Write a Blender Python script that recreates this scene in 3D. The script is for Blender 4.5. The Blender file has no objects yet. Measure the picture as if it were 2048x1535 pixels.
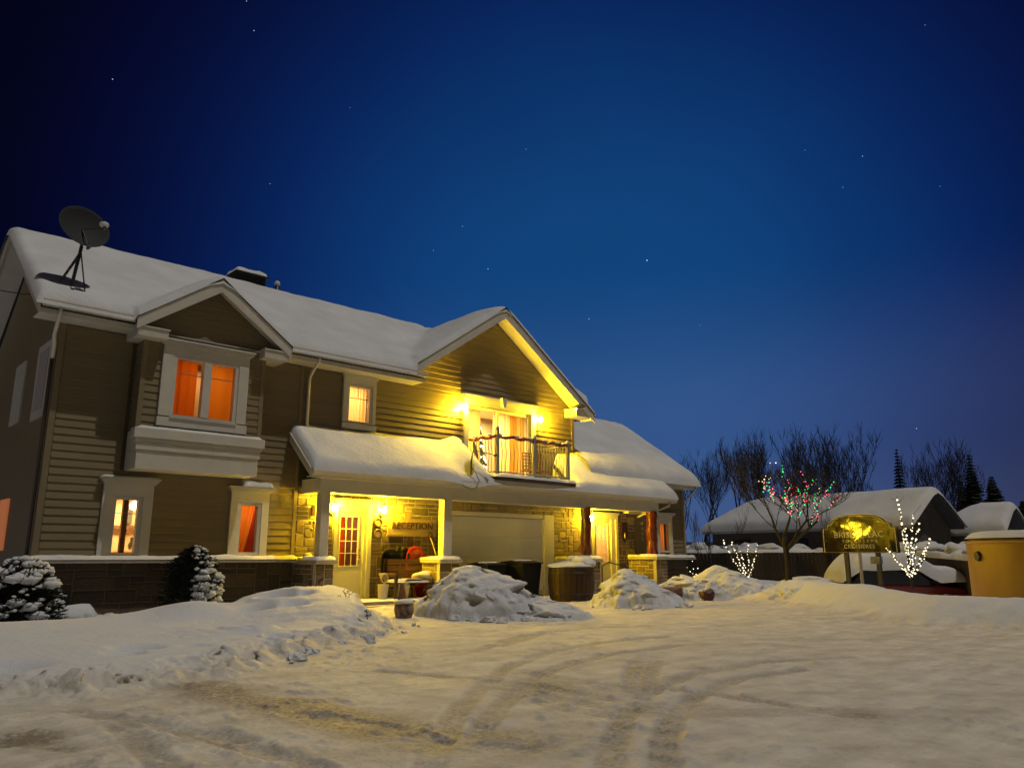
import bpy, math, random
import numpy as np
from mathutils import Vector, Matrix, noise as mnoise
R = math.radians
random.seed(7)
S = bpy.context.scene
COL = S.collection

# ------------------------------------------------------------------ camera
CAM_H = 1.2
YAW = 47.0
PITCH = math.degrees(math.atan(342/1550))
cd = bpy.data.cameras.new('camera'); cam = bpy.data.objects.new('camera', cd); COL.objects.link(cam)
cd.sensor_width = 36; cd.lens = 36*1550/2048; cd.clip_end = 3000; cd.clip_start = 0.05
cam.location = (0, 0, CAM_H)
cam.rotation_euler = (R(90+PITCH), 0, R(YAW-90))
S.camera = cam

# ------------------------------------------------------------------ sky, moon, exposure
def build_world():
    w = bpy.data.worlds.new('World'); S.world = w; w.use_nodes = True
    nt = w.node_tree; nt.nodes.clear(); N = nt.nodes.new; L = nt.links.new
    out = N('ShaderNodeOutputWorld'); bg = N('ShaderNodeBackground'); L(bg.outputs[0], out.inputs[0])
    tc = N('ShaderNodeTexCoord'); sep = N('ShaderNodeSeparateXYZ'); L(tc.outputs['Generated'], sep.inputs[0])
    # physical twilight sky, very dim
    sky = N('ShaderNodeTexSky'); sky.sky_type = 'NISHITA'; sky.sun_disc = False
    sky.sun_elevation = R(1.0); sky.sun_rotation = R(90-44+180); sky.air_density = 1.0; sky.ozone_density = 6
    def dotdir(az, el):
        d = Vector((math.cos(R(az))*math.cos(R(el)), math.sin(R(az))*math.cos(R(el)), math.sin(R(el))))
        v = N('ShaderNodeVectorMath'); v.operation = 'DOT_PRODUCT'; L(tc.outputs['Generated'], v.inputs[0]); v.inputs[1].default_value = d
        return v.outputs['Value']
    # broad afterglow round the part of the sky above the gable
    g = N('ShaderNodeValToRGB'); L(dotdir(YAW-7, 15), g.inputs[0])
    cr = g.color_ramp; cr.interpolation = 'B_SPLINE'
    while len(cr.elements) > 1: cr.elements.remove(cr.elements[-1])
    cr.elements[0].position = 0.0; cr.elements[0].color = (.0010, .0012, .005, 1)
    for p, c in ((.70, (.0011, .0013, .006)), (.78, (.0014, .0018, .014)), (.85, (.0020, .0048, .040)),
                 (.91, (.0026, .016, .098)), (.96, (.0042, .040, .165)), (1.0, (.0070, .068, .225))):
        e = cr.elements.new(p); e.color = (*c, 1)
    # slightly paler, greyer towards the horizon
    h = N('ShaderNodeValToRGB'); L(sep.outputs['Z'], h.inputs[0]); h.color_ramp.interpolation = 'EASE'
    h.color_ramp.elements[0].position = 0.0; h.color_ramp.elements[0].color = (.052, .058, .070, 1)
    h.color_ramp.elements[1].position = .36; h.color_ramp.elements[1].color = (0, 0, 0, 1)
    e = h.color_ramp.elements.new(.15); e.color = (.028, .030, .042, 1)
    g2 = N('ShaderNodeMapRange'); L(dotdir(YAW-14, 8), g2.inputs[0])
    g2.inputs[1].default_value = .80; g2.inputs[2].default_value = 1.0
    m = N('ShaderNodeMixRGB'); m.blend_type = 'MULTIPLY'; m.inputs[0].default_value = 1
    L(h.outputs[0], m.inputs[1]); L(g2.outputs[0], m.inputs[2])
    a = N('ShaderNodeMixRGB'); a.blend_type = 'ADD'; a.inputs[0].default_value = 1
    L(g.outputs[0], a.inputs[1]); L(m.outputs[0], a.inputs[2])
    s = N('ShaderNodeMixRGB'); s.blend_type = 'ADD'; s.inputs[0].default_value = .0004
    L(a.outputs[0], s.inputs[1]); L(sky.outputs[0], s.inputs[2])
    nz = N('ShaderNodeTexNoise'); nz.inputs['Scale'].default_value = 2.2; nz.inputs['Detail'].default_value = 3
    L(tc.outputs['Generated'], nz.inputs['Vector'])
    mr = N('ShaderNodeMapRange'); L(nz.outputs['Fac'], mr.inputs[0]); mr.inputs[3].default_value = .80; mr.inputs[4].default_value = 1.2
    f = N('ShaderNodeMixRGB'); f.blend_type = 'MULTIPLY'; f.inputs[0].default_value = 1
    L(s.outputs[0], f.inputs[1]); L(mr.outputs[0], f.inputs[2])
    L(f.outputs[0], bg.inputs[0]); bg.inputs[1].default_value = 1.0
build_world()
MOON = Vector((-.42, 1.0, -2.75)).normalized()
sd = bpy.data.lights.new('moon', 'SUN'); sd.energy = 1.12; sd.angle = R(.6); sd.color = (1, .945, .86)
so = bpy.data.objects.new('moon', sd); COL.objects.link(so)
so.rotation_euler = MOON.to_track_quat('-Z', 'Y').to_euler()
vs = S.view_settings; vs.view_transform = 'Standard'; vs.look = 'None'; vs.exposure = 0; vs.gamma = 1; vs.use_curve_mapping = False
S.render.engine = 'CYCLES'; S.cycles.max_bounces = 6; S.cycles.diffuse_bounces = 1; S.cycles.glossy_bounces = 3; S.cycles.transparent_max_bounces = 12
LAMP_COL = (1.0, .64, .016)

# ------------------------------------------------------------------ maths helpers
_f = 1550.; _p = math.atan(342/_f); _a = R(YAW)
HD = Vector((math.cos(_a), math.sin(_a), 0)); RT = Vector((math.sin(_a), -math.cos(_a), 0))
def pos(lat, D, z=0.0):
    """lateral metres right of the view axis, metres ahead, height -> world"""
    return Vector((HD.x*D+RT.x*lat, HD.y*D+RT.y*lat, z))
def lot(u, v):
    """point of the flat lot for a place measured in the photograph"""
    d = RT*(u-1024)+(HD*math.cos(_p)+Vector((0, 0, math.sin(_p))))*_f+(Vector((0, 0, math.cos(_p)))-HD*math.sin(_p))*(767-v)
    t = -CAM_H/d.z
    return (d.x*t, d.y*t)
def hash2(ix, iy, s):
    h = (ix.astype(np.int64)*374761393+iy.astype(np.int64)*668265263+s*1442695041) & 0x7fffffff
    h = ((h ^ (h >> 13))*1274126177) & 0x7fffffff
    return ((h ^ (h >> 16)) & 0xffff)/65535.
def vnoise(x, y, s=0):
    ix = np.floor(x); iy = np.floor(y); fx = x-ix; fy = y-iy
    fx = fx*fx*(3-2*fx); fy = fy*fy*(3-2*fy)
    a = hash2(ix, iy, s); b = hash2(ix+1, iy, s); c = hash2(ix, iy+1, s); d = hash2(ix+1, iy+1, s)
    return (a*(1-fx)+b*fx)*(1-fy)+(c*(1-fx)+d*fx)*fy
def fbm(x, y, o=4, s=0):
    r = 0; a = .5
    for i in range(o): r = r+a*(vnoise(x, y, s+i)*2-1); x = x*2.03+7.1; y = y*2.03+3.7; a *= .5
    return r
def sstep(a, b, x):
    t = np.clip((x-a)/(b-a), 0, 1); return t*t*(3-2*t)
def polysd(x, y, P):
    """signed distance to a polygon, positive inside"""
    d = np.full(x.shape, 1e9); ins = np.zeros(x.shape, bool); n = len(P)
    for i in range(n):
        x0, y0 = P[i]; x1, y1 = P[(i+1) % n]; ex, ey = x1-x0, y1-y0
        t = np.clip(((x-x0)*ex+(y-y0)*ey)/(ex*ex+ey*ey), 0, 1)
        d = np.minimum(d, np.hypot(x-x0-ex*t, y-y0-ey*t))
        c = ((y0 > y) != (y1 > y)) & (x < ex*(y-y0)/((ey) if ey != 0 else 1e-9)+x0)
        ins ^= c
    return np.where(ins, d, -d)
def linesd(x, y, P):
    d = np.full(x.shape, 1e9)
    for (x0, y0), (x1, y1) in zip(P[:-1], P[1:]):
        ex, ey = x1-x0, y1-y0
        t = np.clip(((x-x0)*ex+(y-y0)*ey)/(ex*ex+ey*ey), 0, 1)
        d = np.minimum(d, np.hypot(x-x0-ex*t, y-y0-ey*t))
    return d

# ------------------------------------------------------------------ materials
MATS = {}
def mat(name, col, rough=.6, metal=0, noise=0, nscale=8, bump=0, bscale=30, spec=.5, emit=None, estr=0, var=0, coat=0, stretch=None, subs=0):
    if name in MATS: return MATS[name]
    m = bpy.data.materials.new(name); m.use_nodes = True; nt = m.node_tree; N = nt.nodes.new; L = nt.links.new
    b = nt.nodes['Principled BSDF']; b.inputs['Roughness'].default_value = rough; b.inputs['Metallic'].default_value = metal
    b.inputs['Specular IOR Level'].default_value = spec
    if coat: b.inputs['Coat Weight'].default_value = coat
    b.inputs['Base Color'].default_value = (*col, 1)
    tc = N('ShaderNodeTexCoord'); vec = tc.outputs['Object']
    if stretch:
        mp = N('ShaderNodeMapping'); mp.inputs['Scale'].default_value = stretch; L(vec, mp.inputs[0]); vec = mp.outputs[0]
    src = None
    if noise:
        nz = N('ShaderNodeTexNoise'); nz.inputs['Scale'].default_value = nscale; nz.inputs['Detail'].default_value = 5; L(vec, nz.inputs['Vector'])
        mr = N('ShaderNodeMapRange'); mr.inputs[1].default_value = .3; mr.inputs[2].default_value = .7
        mr.inputs[3].default_value = 1-noise; mr.inputs[4].default_value = 1+noise; L(nz.outputs['Fac'], mr.inputs[0]); src = mr.outputs[0]
    if var:
        oi = N('ShaderNodeObjectInfo'); mr2 = N('ShaderNodeMapRange'); mr2.inputs[3].default_value = 1-var; mr2.inputs[4].default_value = 1+var
        L(oi.outputs['Random'], mr2.inputs[0])
        if src is None: src = mr2.outputs[0]
        else:
            mm = N('ShaderNodeMath'); mm.operation = 'MULTIPLY'; L(src, mm.inputs[0]); L(mr2.outputs[0], mm.inputs[1]); src = mm.outputs[0]
    if src is not None:
        mx = N('ShaderNodeVectorMath'); mx.operation = 'SCALE'; mx.inputs[0].default_value = col; L(src, mx.inputs['Scale']); L(mx.outputs[0], b.inputs['Base Color'])
    if bump:
        nb = N('ShaderNodeTexNoise'); nb.inputs['Scale'].default_value = bscale; nb.inputs['Detail'].default_value = 4; L(vec, nb.inputs['Vector'])
        bp = N('ShaderNodeBump'); bp.inputs['Strength'].default_value = bump; bp.inputs['Distance'].default_value = .02
        L(nb.outputs['Fac'], bp.inputs['Height']); L(bp.outputs[0], b.inputs['Normal'])
    if emit: b.inputs['Emission Color'].default_value = (*emit, 1); b.inputs['Emission Strength'].default_value = estr
    MATS[name] = m; return m
def emis(name, col, s, sample=True):
    if name in MATS: return MATS[name]
    m = bpy.data.materials.new(name); m.use_nodes = True; nt = m.node_tree; nt.nodes.clear()
    e = nt.nodes.new('ShaderNodeEmission'); o = nt.nodes.new('ShaderNodeOutputMaterial'); nt.links.new(e.outputs[0], o.inputs[0])
    e.inputs[0].default_value = (*col, 1); e.inputs[1].default_value = s
    if not sample: m.cycles.emission_sampling = 'NONE'
    MATS[name] = m; return m
def snow_mat():
    m = bpy.data.materials.new('snow'); m.use_nodes = True; nt = m.node_tree; N = nt.nodes.new; L = nt.links.new
    b = nt.nodes['Principled BSDF']; b.inputs['Roughness'].default_value = .75; b.inputs['Specular IOR Level'].default_value = .25
    g = N('ShaderNodeNewGeometry')
    nz = N('ShaderNodeTexNoise'); nz.inputs['Scale'].default_value = 1.1; nz.inputs['Detail'].default_value = 6; L(g.outputs['Position'], nz.inputs['Vector'])
    cr = N('ShaderNodeValToRGB'); cr.color_ramp.elements[0].position = .3; cr.color_ramp.elements[0].color = (.60, .60, .61, 1)
    cr.color_ramp.elements[1].position = .7; cr.color_ramp.elements[1].color = (.72, .72, .72, 1)
    L(nz.outputs['Fac'], cr.inputs[0]); L(cr.outputs[0], b.inputs['Base Color'])
    n2 = N('ShaderNodeTexNoise'); n2.inputs['Scale'].default_value = 9; n2.inputs['Detail'].default_value = 8; n2.inputs['Roughness'].default_value = .62
    L(g.outputs['Position'], n2.inputs['Vector'])
    bp = N('ShaderNodeBump'); bp.inputs['Strength'].default_value = .55; bp.inputs['Distance'].default_value = .035
    L(n2.outputs['Fac'], bp.inputs['Height']); L(bp.outputs[0], b.inputs['Normal'])
    MATS['snow'] = m; return m
SNOW = snow_mat()
def ground_mat():
    m = bpy.data.materials.new('packed_snow'); m.use_nodes = True; nt = m.node_tree; N = nt.nodes.new; L = nt.links.new
    b = nt.nodes['Principled BSDF']
    g = N('ShaderNodeNewGeometry')
    at = N('ShaderNodeAttribute'); at.attribute_name = 'wear'
    sp = N('ShaderNodeSeparateColor'); L(at.outputs['Color'], sp.inputs[0])   # R dirt, G ice, B clean deep snow
    nz = N('ShaderNodeTexNoise'); nz.inputs['Scale'].default_value = 2.4; nz.inputs['Detail'].default_value = 8; nz.inputs['Roughness'].default_value = .6
    L(g.outputs['Position'], nz.inputs['Vector'])
    nf = N('ShaderNodeTexNoise'); nf.inputs['Scale'].default_value = 26; nf.inputs['Detail'].default_value = 6; nf.inputs['Roughness'].default_value = .7
    L(g.outputs['Position'], nf.inputs['Vector'])
    c0 = N('ShaderNodeValToRGB'); c0.color_ramp.elements[0].position = .3; c0.color_ramp.elements[0].color = (.56, .50, .41, 1)
    c0.color_ramp.elements[1].position = .62; c0.color_ramp.elements[1].color = (.76, .70, .59, 1)
    L(nz.outputs['Fac'], c0.inputs[0])
    mp = N('ShaderNodeMapping'); mp.inputs['Rotation'].default_value = (0, 0, R(43)); mp.inputs['Scale'].default_value = (.55, 4.2, 1); L(g.outputs['Position'], mp.inputs[0])
    ns = N('ShaderNodeTexNoise'); ns.inputs['Scale'].default_value = 1.0; ns.inputs['Detail'].default_value = 9; ns.inputs['Roughness'].default_value = .68; L(mp.outputs[0], ns.inputs['Vector'])
    rs = N('ShaderNodeMapRange'); L(ns.outputs['Fac'], rs.inputs[0]); rs.inputs[1].default_value = .36; rs.inputs[2].default_value = .64; rs.inputs[3].default_value = .86; rs.inputs[4].default_value = 1.06
    nk = N('ShaderNodeTexNoise'); nk.inputs['Scale'].default_value = 38; nk.inputs['Detail'].default_value = 3; L(g.outputs['Position'], nk.inputs['Vector'])
    rk = N('ShaderNodeMapRange'); L(nk.outputs['Fac'], rk.inputs[0]); rk.inputs[1].default_value = .66; rk.inputs[2].default_value = .74; rk.inputs[3].default_value = 1.0; rk.inputs[4].default_value = .6
    mk = N('ShaderNodeMath'); mk.operation = 'MULTIPLY'; L(rs.outputs[0], mk.inputs[0]); L(rk.outputs[0], mk.inputs[1])
    c1 = N('ShaderNodeVectorMath'); c1.operation = 'SCALE'; L(c0.outputs[0], c1.inputs[0]); L(mk.outputs[0], c1.inputs['Scale'])
    cl = N('ShaderNodeMixRGB'); L(sp.outputs['Blue'], cl.inputs[0]); L(c1.outputs[0], cl.inputs[1]); cl.inputs[2].default_value = (.68, .68, .69, 1)
    # dirt amount broken up by fine noise
    ad = N('ShaderNodeMath'); ad.operation = 'MULTIPLY_ADD'; L(nf.outputs['Fac'], ad.inputs[0]); ad.inputs[1].default_value = 4.0; ad.inputs[2].default_value = -2.0
    mu = N('ShaderNodeMath'); mu.operation = 'ADD'; L(ad.outputs[0], mu.inputs[0]); mu.inputs[1].default_value = 1.0
    dd = N('ShaderNodeMath'); dd.operation = 'MULTIPLY'; dd.use_clamp = True; L(mu.outputs[0], dd.inputs[0]); L(sp.outputs['Red'], dd.inputs[1])
    dm = N('ShaderNodeMixRGB'); L(dd.outputs[0], dm.inputs[0]); L(cl.outputs[0], dm.inputs[1]); dm.inputs[2].default_value = (.27, .22, .155, 1)
    L(dm.outputs[0], b.inputs['Base Color'])
    ro = N('ShaderNodeMapRange'); L(sp.outputs['Green'], ro.inputs[0]); ro.inputs[3].default_value = .72; ro.inputs[4].default_value = .5; L(ro.outputs[0], b.inputs['Roughness'])
    b.inputs['Specular IOR Level'].default_value = .35
    n2 = N('ShaderNodeTexNoise'); n2.inputs['Scale'].default_value = 14; n2.inputs['Detail'].default_value = 8; n2.inputs['Roughness'].default_value = .66
    L(g.outputs['Position'], n2.inputs['Vector'])
    bp = N('ShaderNodeBump'); bp.inputs['Strength'].default_value = .6; bp.inputs['Distance'].default_value = .03
    L(n2.outputs['Fac'], bp.inputs['Height']); L(bp.outputs[0], b.inputs['Normal'])
    MATS['packed_snow'] = m; return m
WHITE = mat('white_trim', (.60, .57, .50), .45, noise=.05, nscale=3)
SIDING = mat('tan_vinyl_siding', (.225, .175, .098), .5, noise=.06, nscale=2, var=.05, bump=.1, bscale=60, stretch=(.3, 1, 3))
SHEATH = mat('siding_shadow_gap', (.09, .07, .04), .8)
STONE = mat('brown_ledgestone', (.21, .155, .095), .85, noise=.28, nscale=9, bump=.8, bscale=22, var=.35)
STONED = mat('shade_toned_base_stone', (.10, .070, .045), .85, noise=.3, nscale=9, bump=.8, bscale=22, var=.35)  # ledgestone colour darkened to stand in for deep shade on the base wall
MORTARD = mat('shade_toned_base_mortar', (.17, .14, .10), .9, noise=.2, nscale=20)  # base mortar darkened likewise, shade put into its colour
MORTAR = mat('pale_mortar', (.55, .50, .38), .9, noise=.15, nscale=20, bump=.5, bscale=60)
CAPS = mat('cast_stone_cap', (.42, .38, .31), .8, noise=.12, nscale=10, bump=.3)
ROOFM = mat('dark_shingle', (.05, .05, .055), .9)
BLACK = mat('black_metal', (.02, .02, .022), .45)
DARKG = mat('dark_grey_paint', (.07, .075, .08), .5, noise=.2, nscale=12)
PLASTB = mat('black_plastic', (.007, .008, .010), .6, spec=.25, noise=.2, nscale=5)
LOGM = mat('varnished_red_log', (.14, .030, .010), .30, noise=.75, nscale=9, bump=1.0, bscale=9, coat=.4, stretch=(1, 1, .35))
DOORM = mat('cream_door_paint', (.70, .66, .52), .4, noise=.03)
GARM = mat('garage_door_paint', (.80, .78, .70), .5, noise=.05, nscale=2)
WOOD = mat('weathered_brown_wood', (.15, .075, .035), .6, noise=.35, nscale=6, bump=.4, bscale=20, stretch=(.25, 1, 3))
BARK = mat('dark_bark', (.034, .026, .022), .9, noise=.3, nscale=12, bump=.6, bscale=20)
BARKF = mat('far_bark', (.030, .026, .026), .95)
NEEDLE = mat('dark_conifer_needles', (.018, .028, .016), .8, noise=.3, nscale=5)
RED = mat('red_sled_plastic', (.62, .02, .012), .3, noise=.05)
FENCE = mat('dark_fence_boards', (.050, .040, .032), .9, noise=.35, nscale=5, var=.2)
DARKW = mat('dark_house_wall', (.075, .058, .045), .9, noise=.2, nscale=3)
def cloth_mat(name, col, tr=.75):
    m = bpy.data.materials.new(name); m.use_nodes = True; nt = m.node_tree; nt.nodes.clear(); N = nt.nodes.new; L = nt.links.new
    o = N('ShaderNodeOutputMaterial'); d = N('ShaderNodeBsdfDiffuse'); t = N('ShaderNodeBsdfTranslucent'); mx = N('ShaderNodeMixShader')
    d.inputs[0].default_value = (*col, 1); t.inputs[0].default_value = (*col, 1); mx.inputs[0].default_value = tr
    L(d.outputs[0], mx.inputs[1]); L(t.outputs[0], mx.inputs[2]); L(mx.outputs[0], o.inputs[0]); MATS[name] = m; return m
C_ORANGE = cloth_mat('orange_curtain', (.88, .34, .04)); C_DRAPE = cloth_mat('amber_drape', (.95, .66, .22))
C_RUST = cloth_mat('rust_curtain', (.75, .20, .02))
C_CREAM = cloth_mat('cream_curtain', (.95, .70, .36))
C_RED = cloth_mat('red_curtain', (.90, .16, .02))
def glass_mat():
    m = bpy.data.materials.new('window_glass'); m.use_nodes = True; nt = m.node_tree; nt.nodes.clear(); N = nt.nodes.new; L = nt.links.new
    o = N('ShaderNodeOutputMaterial'); t = N('ShaderNodeBsdfTransparent'); g = N('ShaderNodeBsdfGlossy'); g.inputs['Roughness'].default_value = .03
    fr = N('ShaderNodeFresnel'); fr.inputs[0].default_value = 1.45; mx = N('ShaderNodeMixShader')
    t.inputs[0].default_value = (.93, .93, .92, 1)
    L(fr.outputs[0], mx.inputs[0]); L(t.outputs[0], mx.inputs[1]); L(g.outputs[0], mx.inputs[2]); L(mx.outputs[0], o.inputs[0])
    MATS['window_glass'] = m; return m
GLASS = glass_mat()
ROOM = mat('warm_room_wall', (.80, .62, .38), .8)

# ------------------------------------------------------------------ mesh builder
class MB:
    def __init__(s): s.v = []; s.f = []
    def quad(s, *p):
        n = len(s.v); s.v += [tuple(q) for q in p]; s.f.append(tuple(range(n, n+len(p))))
    def box(s, x0, x1, y0, y1, z0, z1):
        n = len(s.v)
        s.v += [(x0, y0, z0), (x1, y0, z0), (x1, y1, z0), (x0, y1, z0), (x0, y0, z1), (x1, y0, z1), (x1, y1, z1), (x0, y1, z1)]
        s.f += [tuple(n+i for i in q) for q in ((0, 3, 2, 1), (4, 5, 6, 7), (0, 1, 5, 4), (1, 2, 6, 5), (2, 3, 7, 6), (3, 0, 4, 7))]
        return s
    def obox(s, c, ax, ay, az, hx, hy, hz):
        """box with own axes"""
        c = Vector(c); n = len(s.v)
        for k in (-1, 1):
            for i, j in ((-1, -1), (1, -1), (1, 1), (-1, 1)):
                s.v.append(tuple(c+ax*(i*hx)+ay*(j*hy)+az*(k*hz)))
        s.f += [tuple(n+i for i in q) for q in ((0, 3, 2, 1), (4, 5, 6, 7), (0, 1, 5, 4), (1, 2, 6, 5), (2, 3, 7, 6), (3, 0, 4, 7))]
        return s
    def prism(s, P, d):
        """polygon P (3d points) extruded by vector d"""
        n = len(s.v); k = len(P); d = Vector(d)
        s.v += [tuple(p) for p in P]+[tuple(Vector(p)+d) for p in P]
        s.f.append(tuple(range(n+k-1, n-1, -1))); s.f.append(tuple(range(n+k, n+2*k)))
        for i in range(k): j = (i+1) % k; s.f.append((n+i, n+j, n+k+j, n+k+i))
        return s
    def tube(s, P, r, k=8, cap=True):
        P = [Vector(p) for p in P]; n = len(P)
        if not hasattr(r, '__len__'): r = [r]*n
        t = (P[1]-P[0]).normalized(); a = t.orthogonal().normalized(); base = len(s.v)
        for i in range(n):
            if i: 
                t2 = ((P[min(i+1, n-1)]-P[i-1])).normalized()
                if t2.length < 1e-6: t2 = t
                a = (a-t2*a.dot(t2)); a = a.normalized() if a.length > 1e-6 else t2.orthogonal().normalized(); t = t2
            b = t.cross(a)
            for j in range(k):
                w = 2*math.pi*j/k; s.v.append(tuple(P[i]+(a*math.cos(w)+b*math.sin(w))*r[i]))
        for i in range(n-1):
            for j in range(k):
                j2 = (j+1) % k; s.f.append((base+i*k+j, base+i*k+j2, base+(i+1)*k+j2, base+(i+1)*k+j))
        if cap:
            s.f.append(tuple(base+j for j in range(k-1, -1, -1))); s.f.append(tuple(base+(n-1)*k+j for j in range(k)))
        return s
    def lathe(s, prof, c=(0, 0, 0), k=20, axis=None):
        """profile of (r, z) about axis z (or a rotation matrix)"""
        base = len(s.v); c = Vector(c); M = axis or Matrix.Identity(3); n = len(prof)
        for r, z in prof:
            for j in range(k):
                w = 2*math.pi*j/k; s.v.append(tuple(c+M @ Vector((r*math.cos(w), r*math.sin(w), z))))
        for i in range(n-1):
            for j in range(k):
                j2 = (j+1) % k; s.f.append((base+i*k+j, base+i*k+j2, base+(i+1)*k+j2, base+(i+1)*k+j))
        if prof[0][0] > 1e-4: s.f.append(tuple(base+j for j in range(k-1, -1, -1)))
        if prof[-1][0] > 1e-4: s.f.append(tuple(base+(n-1)*k+j for j in range(k)))
        return s
    def blob(s, c, rx, ry, rz, amp=.15, fr=1.6, k=14, seed=0, flat=None):
        base = len(s.v); c = Vector(c); rows = k//2+1
        for i in range(rows+1):
            th = math.pi*i/rows
            for j in range(k):
                w = 2*math.pi*j/k; d = Vector((math.sin(th)*math.cos(w), math.sin(th)*math.sin(w), math.cos(th)))
                q = 1+amp*mnoise.noise(d*fr+Vector((seed*3.1, seed*1.7, seed)))*2
                z = d.z*rz*q
                if flat is not None and z < -flat: z = -flat
                s.v.append(tuple(c+Vector((d.x*rx*q, d.y*ry*q, z))))
        for i in range(rows):
            for j in range(k):
                j2 = (j+1) % k; s.f.append((base+i*k+j, base+(i+1)*k+j, base+(i+1)*k+j2, base+i*k+j2))
        return s
    def build(s, name, m, parent=None, smooth=False, origin=None, bevel=0):
        V = np.array(s.v, dtype=float)
        c = (V.min(0)+V.max(0))/2 if origin is None else np.array(origin, float)
        me = bpy.data.meshes.new(name); me.from_pydata([tuple(q) for q in V-c], [], s.f); me.materials.append(m)
        if smooth: me.polygons.foreach_set('use_smooth', [True]*len(me.polygons))
        o = bpy.data.objects.new(name, me); COL.objects.link(o)
        setparent(o, parent, Vector(c))
        if smooth and smooth != True: pass
        if bevel:
            b = o.modifiers.new('bevel', 'BEVEL'); b.width = bevel; b.segments = 2; b.limit_method = 'ANGLE'
        return o
WL = {}
def setparent(o, parent, loc):
    WL[o.name] = Vector(loc)
    if parent is None: o.location = loc
    else: o.parent = parent; o.location = Vector(loc)-WL[parent.name]
def thing(name, label, cat, loc=(0, 0, 0), group=None):
    o = bpy.data.objects.new(name, None); COL.objects.link(o); o.empty_display_size = .2
    setparent(o, None, Vector(loc)); o['label'] = label; o['category'] = cat
    if group: o['group'] = group
    return o
def tag(o, label, cat, group=None):
    o['label'] = label; o['category'] = cat
    if group: o['group'] = group
    return o
def struct(o, kind='structure'): o['kind'] = kind; return o
def dup(root, loc, rotz=0, scale=1, label=None, group=None):
    r = root.copy(); COL.objects.link(r); r.location = loc; r.rotation_euler = (0, 0, rotz); r.scale = (scale,)*3; WL[r.name] = Vector(loc)
    if label: r['label'] = label
    if group: r['group'] = group
    for ch in list(root.children):
        c = ch.copy(); COL.objects.link(c); c.parent = r
        for gch in list(ch.children):
            d = gch.copy(); COL.objects.link(d); d.parent = c
    return r
def inst(name, me, parent, loc, rot=(0, 0, 0), scale=(1, 1, 1)):
    o = bpy.data.objects.new(name, me); COL.objects.link(o); setparent(o, parent, Vector(loc)); o.rotation_euler = rot; o.scale = scale
    return o
def gridmesh(name, X, Y, Z, m, parent=None, smooth=True, mask=None, attr=None):
    """sheet from 2d arrays"""
    a, b = X.shape; V = np.stack([X, Y, Z], -1).reshape(-1, 3)
    c = np.array([(V[:, 0].min()+V[:, 0].max())/2, (V[:, 1].min()+V[:, 1].max())/2, V[:, 2].min()])
    I = np.arange(a*b).reshape(a, b)
    F = np.stack([I[:-1, :-1], I[1:, :-1], I[1:, 1:], I[:-1, 1:]], -1).reshape(-1, 4)
    if mask is not None: F = F[mask.reshape(-1)]
    me = bpy.data.meshes.new(name)
    me.vertices.add(len(V)); me.vertices.foreach_set('co', (V-c).reshape(-1))
    me.loops.add(F.size); me.loops.foreach_set('vertex_index', F.reshape(-1).astype(np.int32))
    me.polygons.add(len(F)); me.polygons.foreach_set('loop_start', np.arange(0, F.size, 4, dtype=np.int32))
    try: me.polygons.foreach_set('loop_total', np.full(len(F), 4, dtype=np.int32))
    except Exception: pass
    me.update(calc_edges=True)
    me.polygons.foreach_set('use_smooth', [smooth]*len(F)); me.materials.append(m)
    if attr is not None:
        at = me.color_attributes.new('wear', 'FLOAT_COLOR', 'POINT'); at.data.foreach_set('color', attr.reshape(-1))
    o = bpy.data.objects.new(name, me); COL.objects.link(o); setparent(o, parent, Vector(c)); return o

# ================================================================== GROUND
BANK = [(-30, 2.0), (-3, 6.9), (1.5, 8.05), (2.2, 7.75), (3.1, 7.9), (5.3, 9.3), (7.2, 10.5), (8.0, 11.6), (8.75, 13.2), (9.1, 14.6), (9.25, 15.6), (8.9, 16.1), (8.9, 17.0), (3.5, 17.1), (3.5, 40), (-30, 40)]
BERM = [(19.7, 11.5), (17.3, 8.6), (14.9, 5.7), (15.0, 4.3), (15.4, 2.6), (15.6, -1), (17.5, -1), (16.9, 3), (17.2, 5.2), (19.2, 7.0), (21.2, 9.2), (21.9, 11.3), (20.9, 12.1)]
BACK = [(19.5, 12.4), (17.5, 7.0), (16.5, 3.5), (15.5, -3), (60, -40), (120, 0), (120, 120), (24.9, 60), (24.9, 17.2), (22.1, 17.0), (22.0, 15.2), (21, 14.2)]
tk = lambda *p: [lot(u, v) for u, v in p]
TRACKS = [tk((880, 1475), (905, 1430), (950, 1380), (1010, 1335), (1090, 1305), (1200, 1285), (1330, 1272)),
          tk((955, 1470), (985, 1425), (1040, 1370), (1110, 1335), (1215, 1308), (1360, 1290)),
          tk((1215, 1560), (1225, 1480), (1262, 1410), (1320, 1370), (1400, 1343), (1520, 1322), (1700, 1312)),
          tk((1330, 1560), (1325, 1490), (1350, 1425), (1400, 1385), (1480, 1355), (1600, 1336)),
          tk((1270, 1385), (1262, 1350), (1275, 1322)), tk((1300, 1385), (1296, 1350), (1310, 1322)),
          tk((240, 1450), (300, 1500), (360, 1560)), tk((430, 1460), (560, 1500), (680, 1560)),
          tk((640, 1430), (760, 1450), (900, 1480), (1040, 1500)), tk((1000, 1370), (1130, 1398), (1260, 1422)),
          tk((1060, 1345), (1250, 1372), (1420, 1385), (1700, 1430)), tk((760, 1340), (900, 1352), (1060, 1368), (1240, 1400)),
          tk((1080, 1400), (1150, 1420), (1230, 1432)), tk((880, 1475), (860, 1520), (850, 1570)), tk((1000, 1290), (1090, 1265), (1160, 1255), (1300, 1250)), tk((950, 1300), (1040, 1272), (1110, 1262)), tk((150, 1420), (420, 1470), (640, 1535))]
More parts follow.
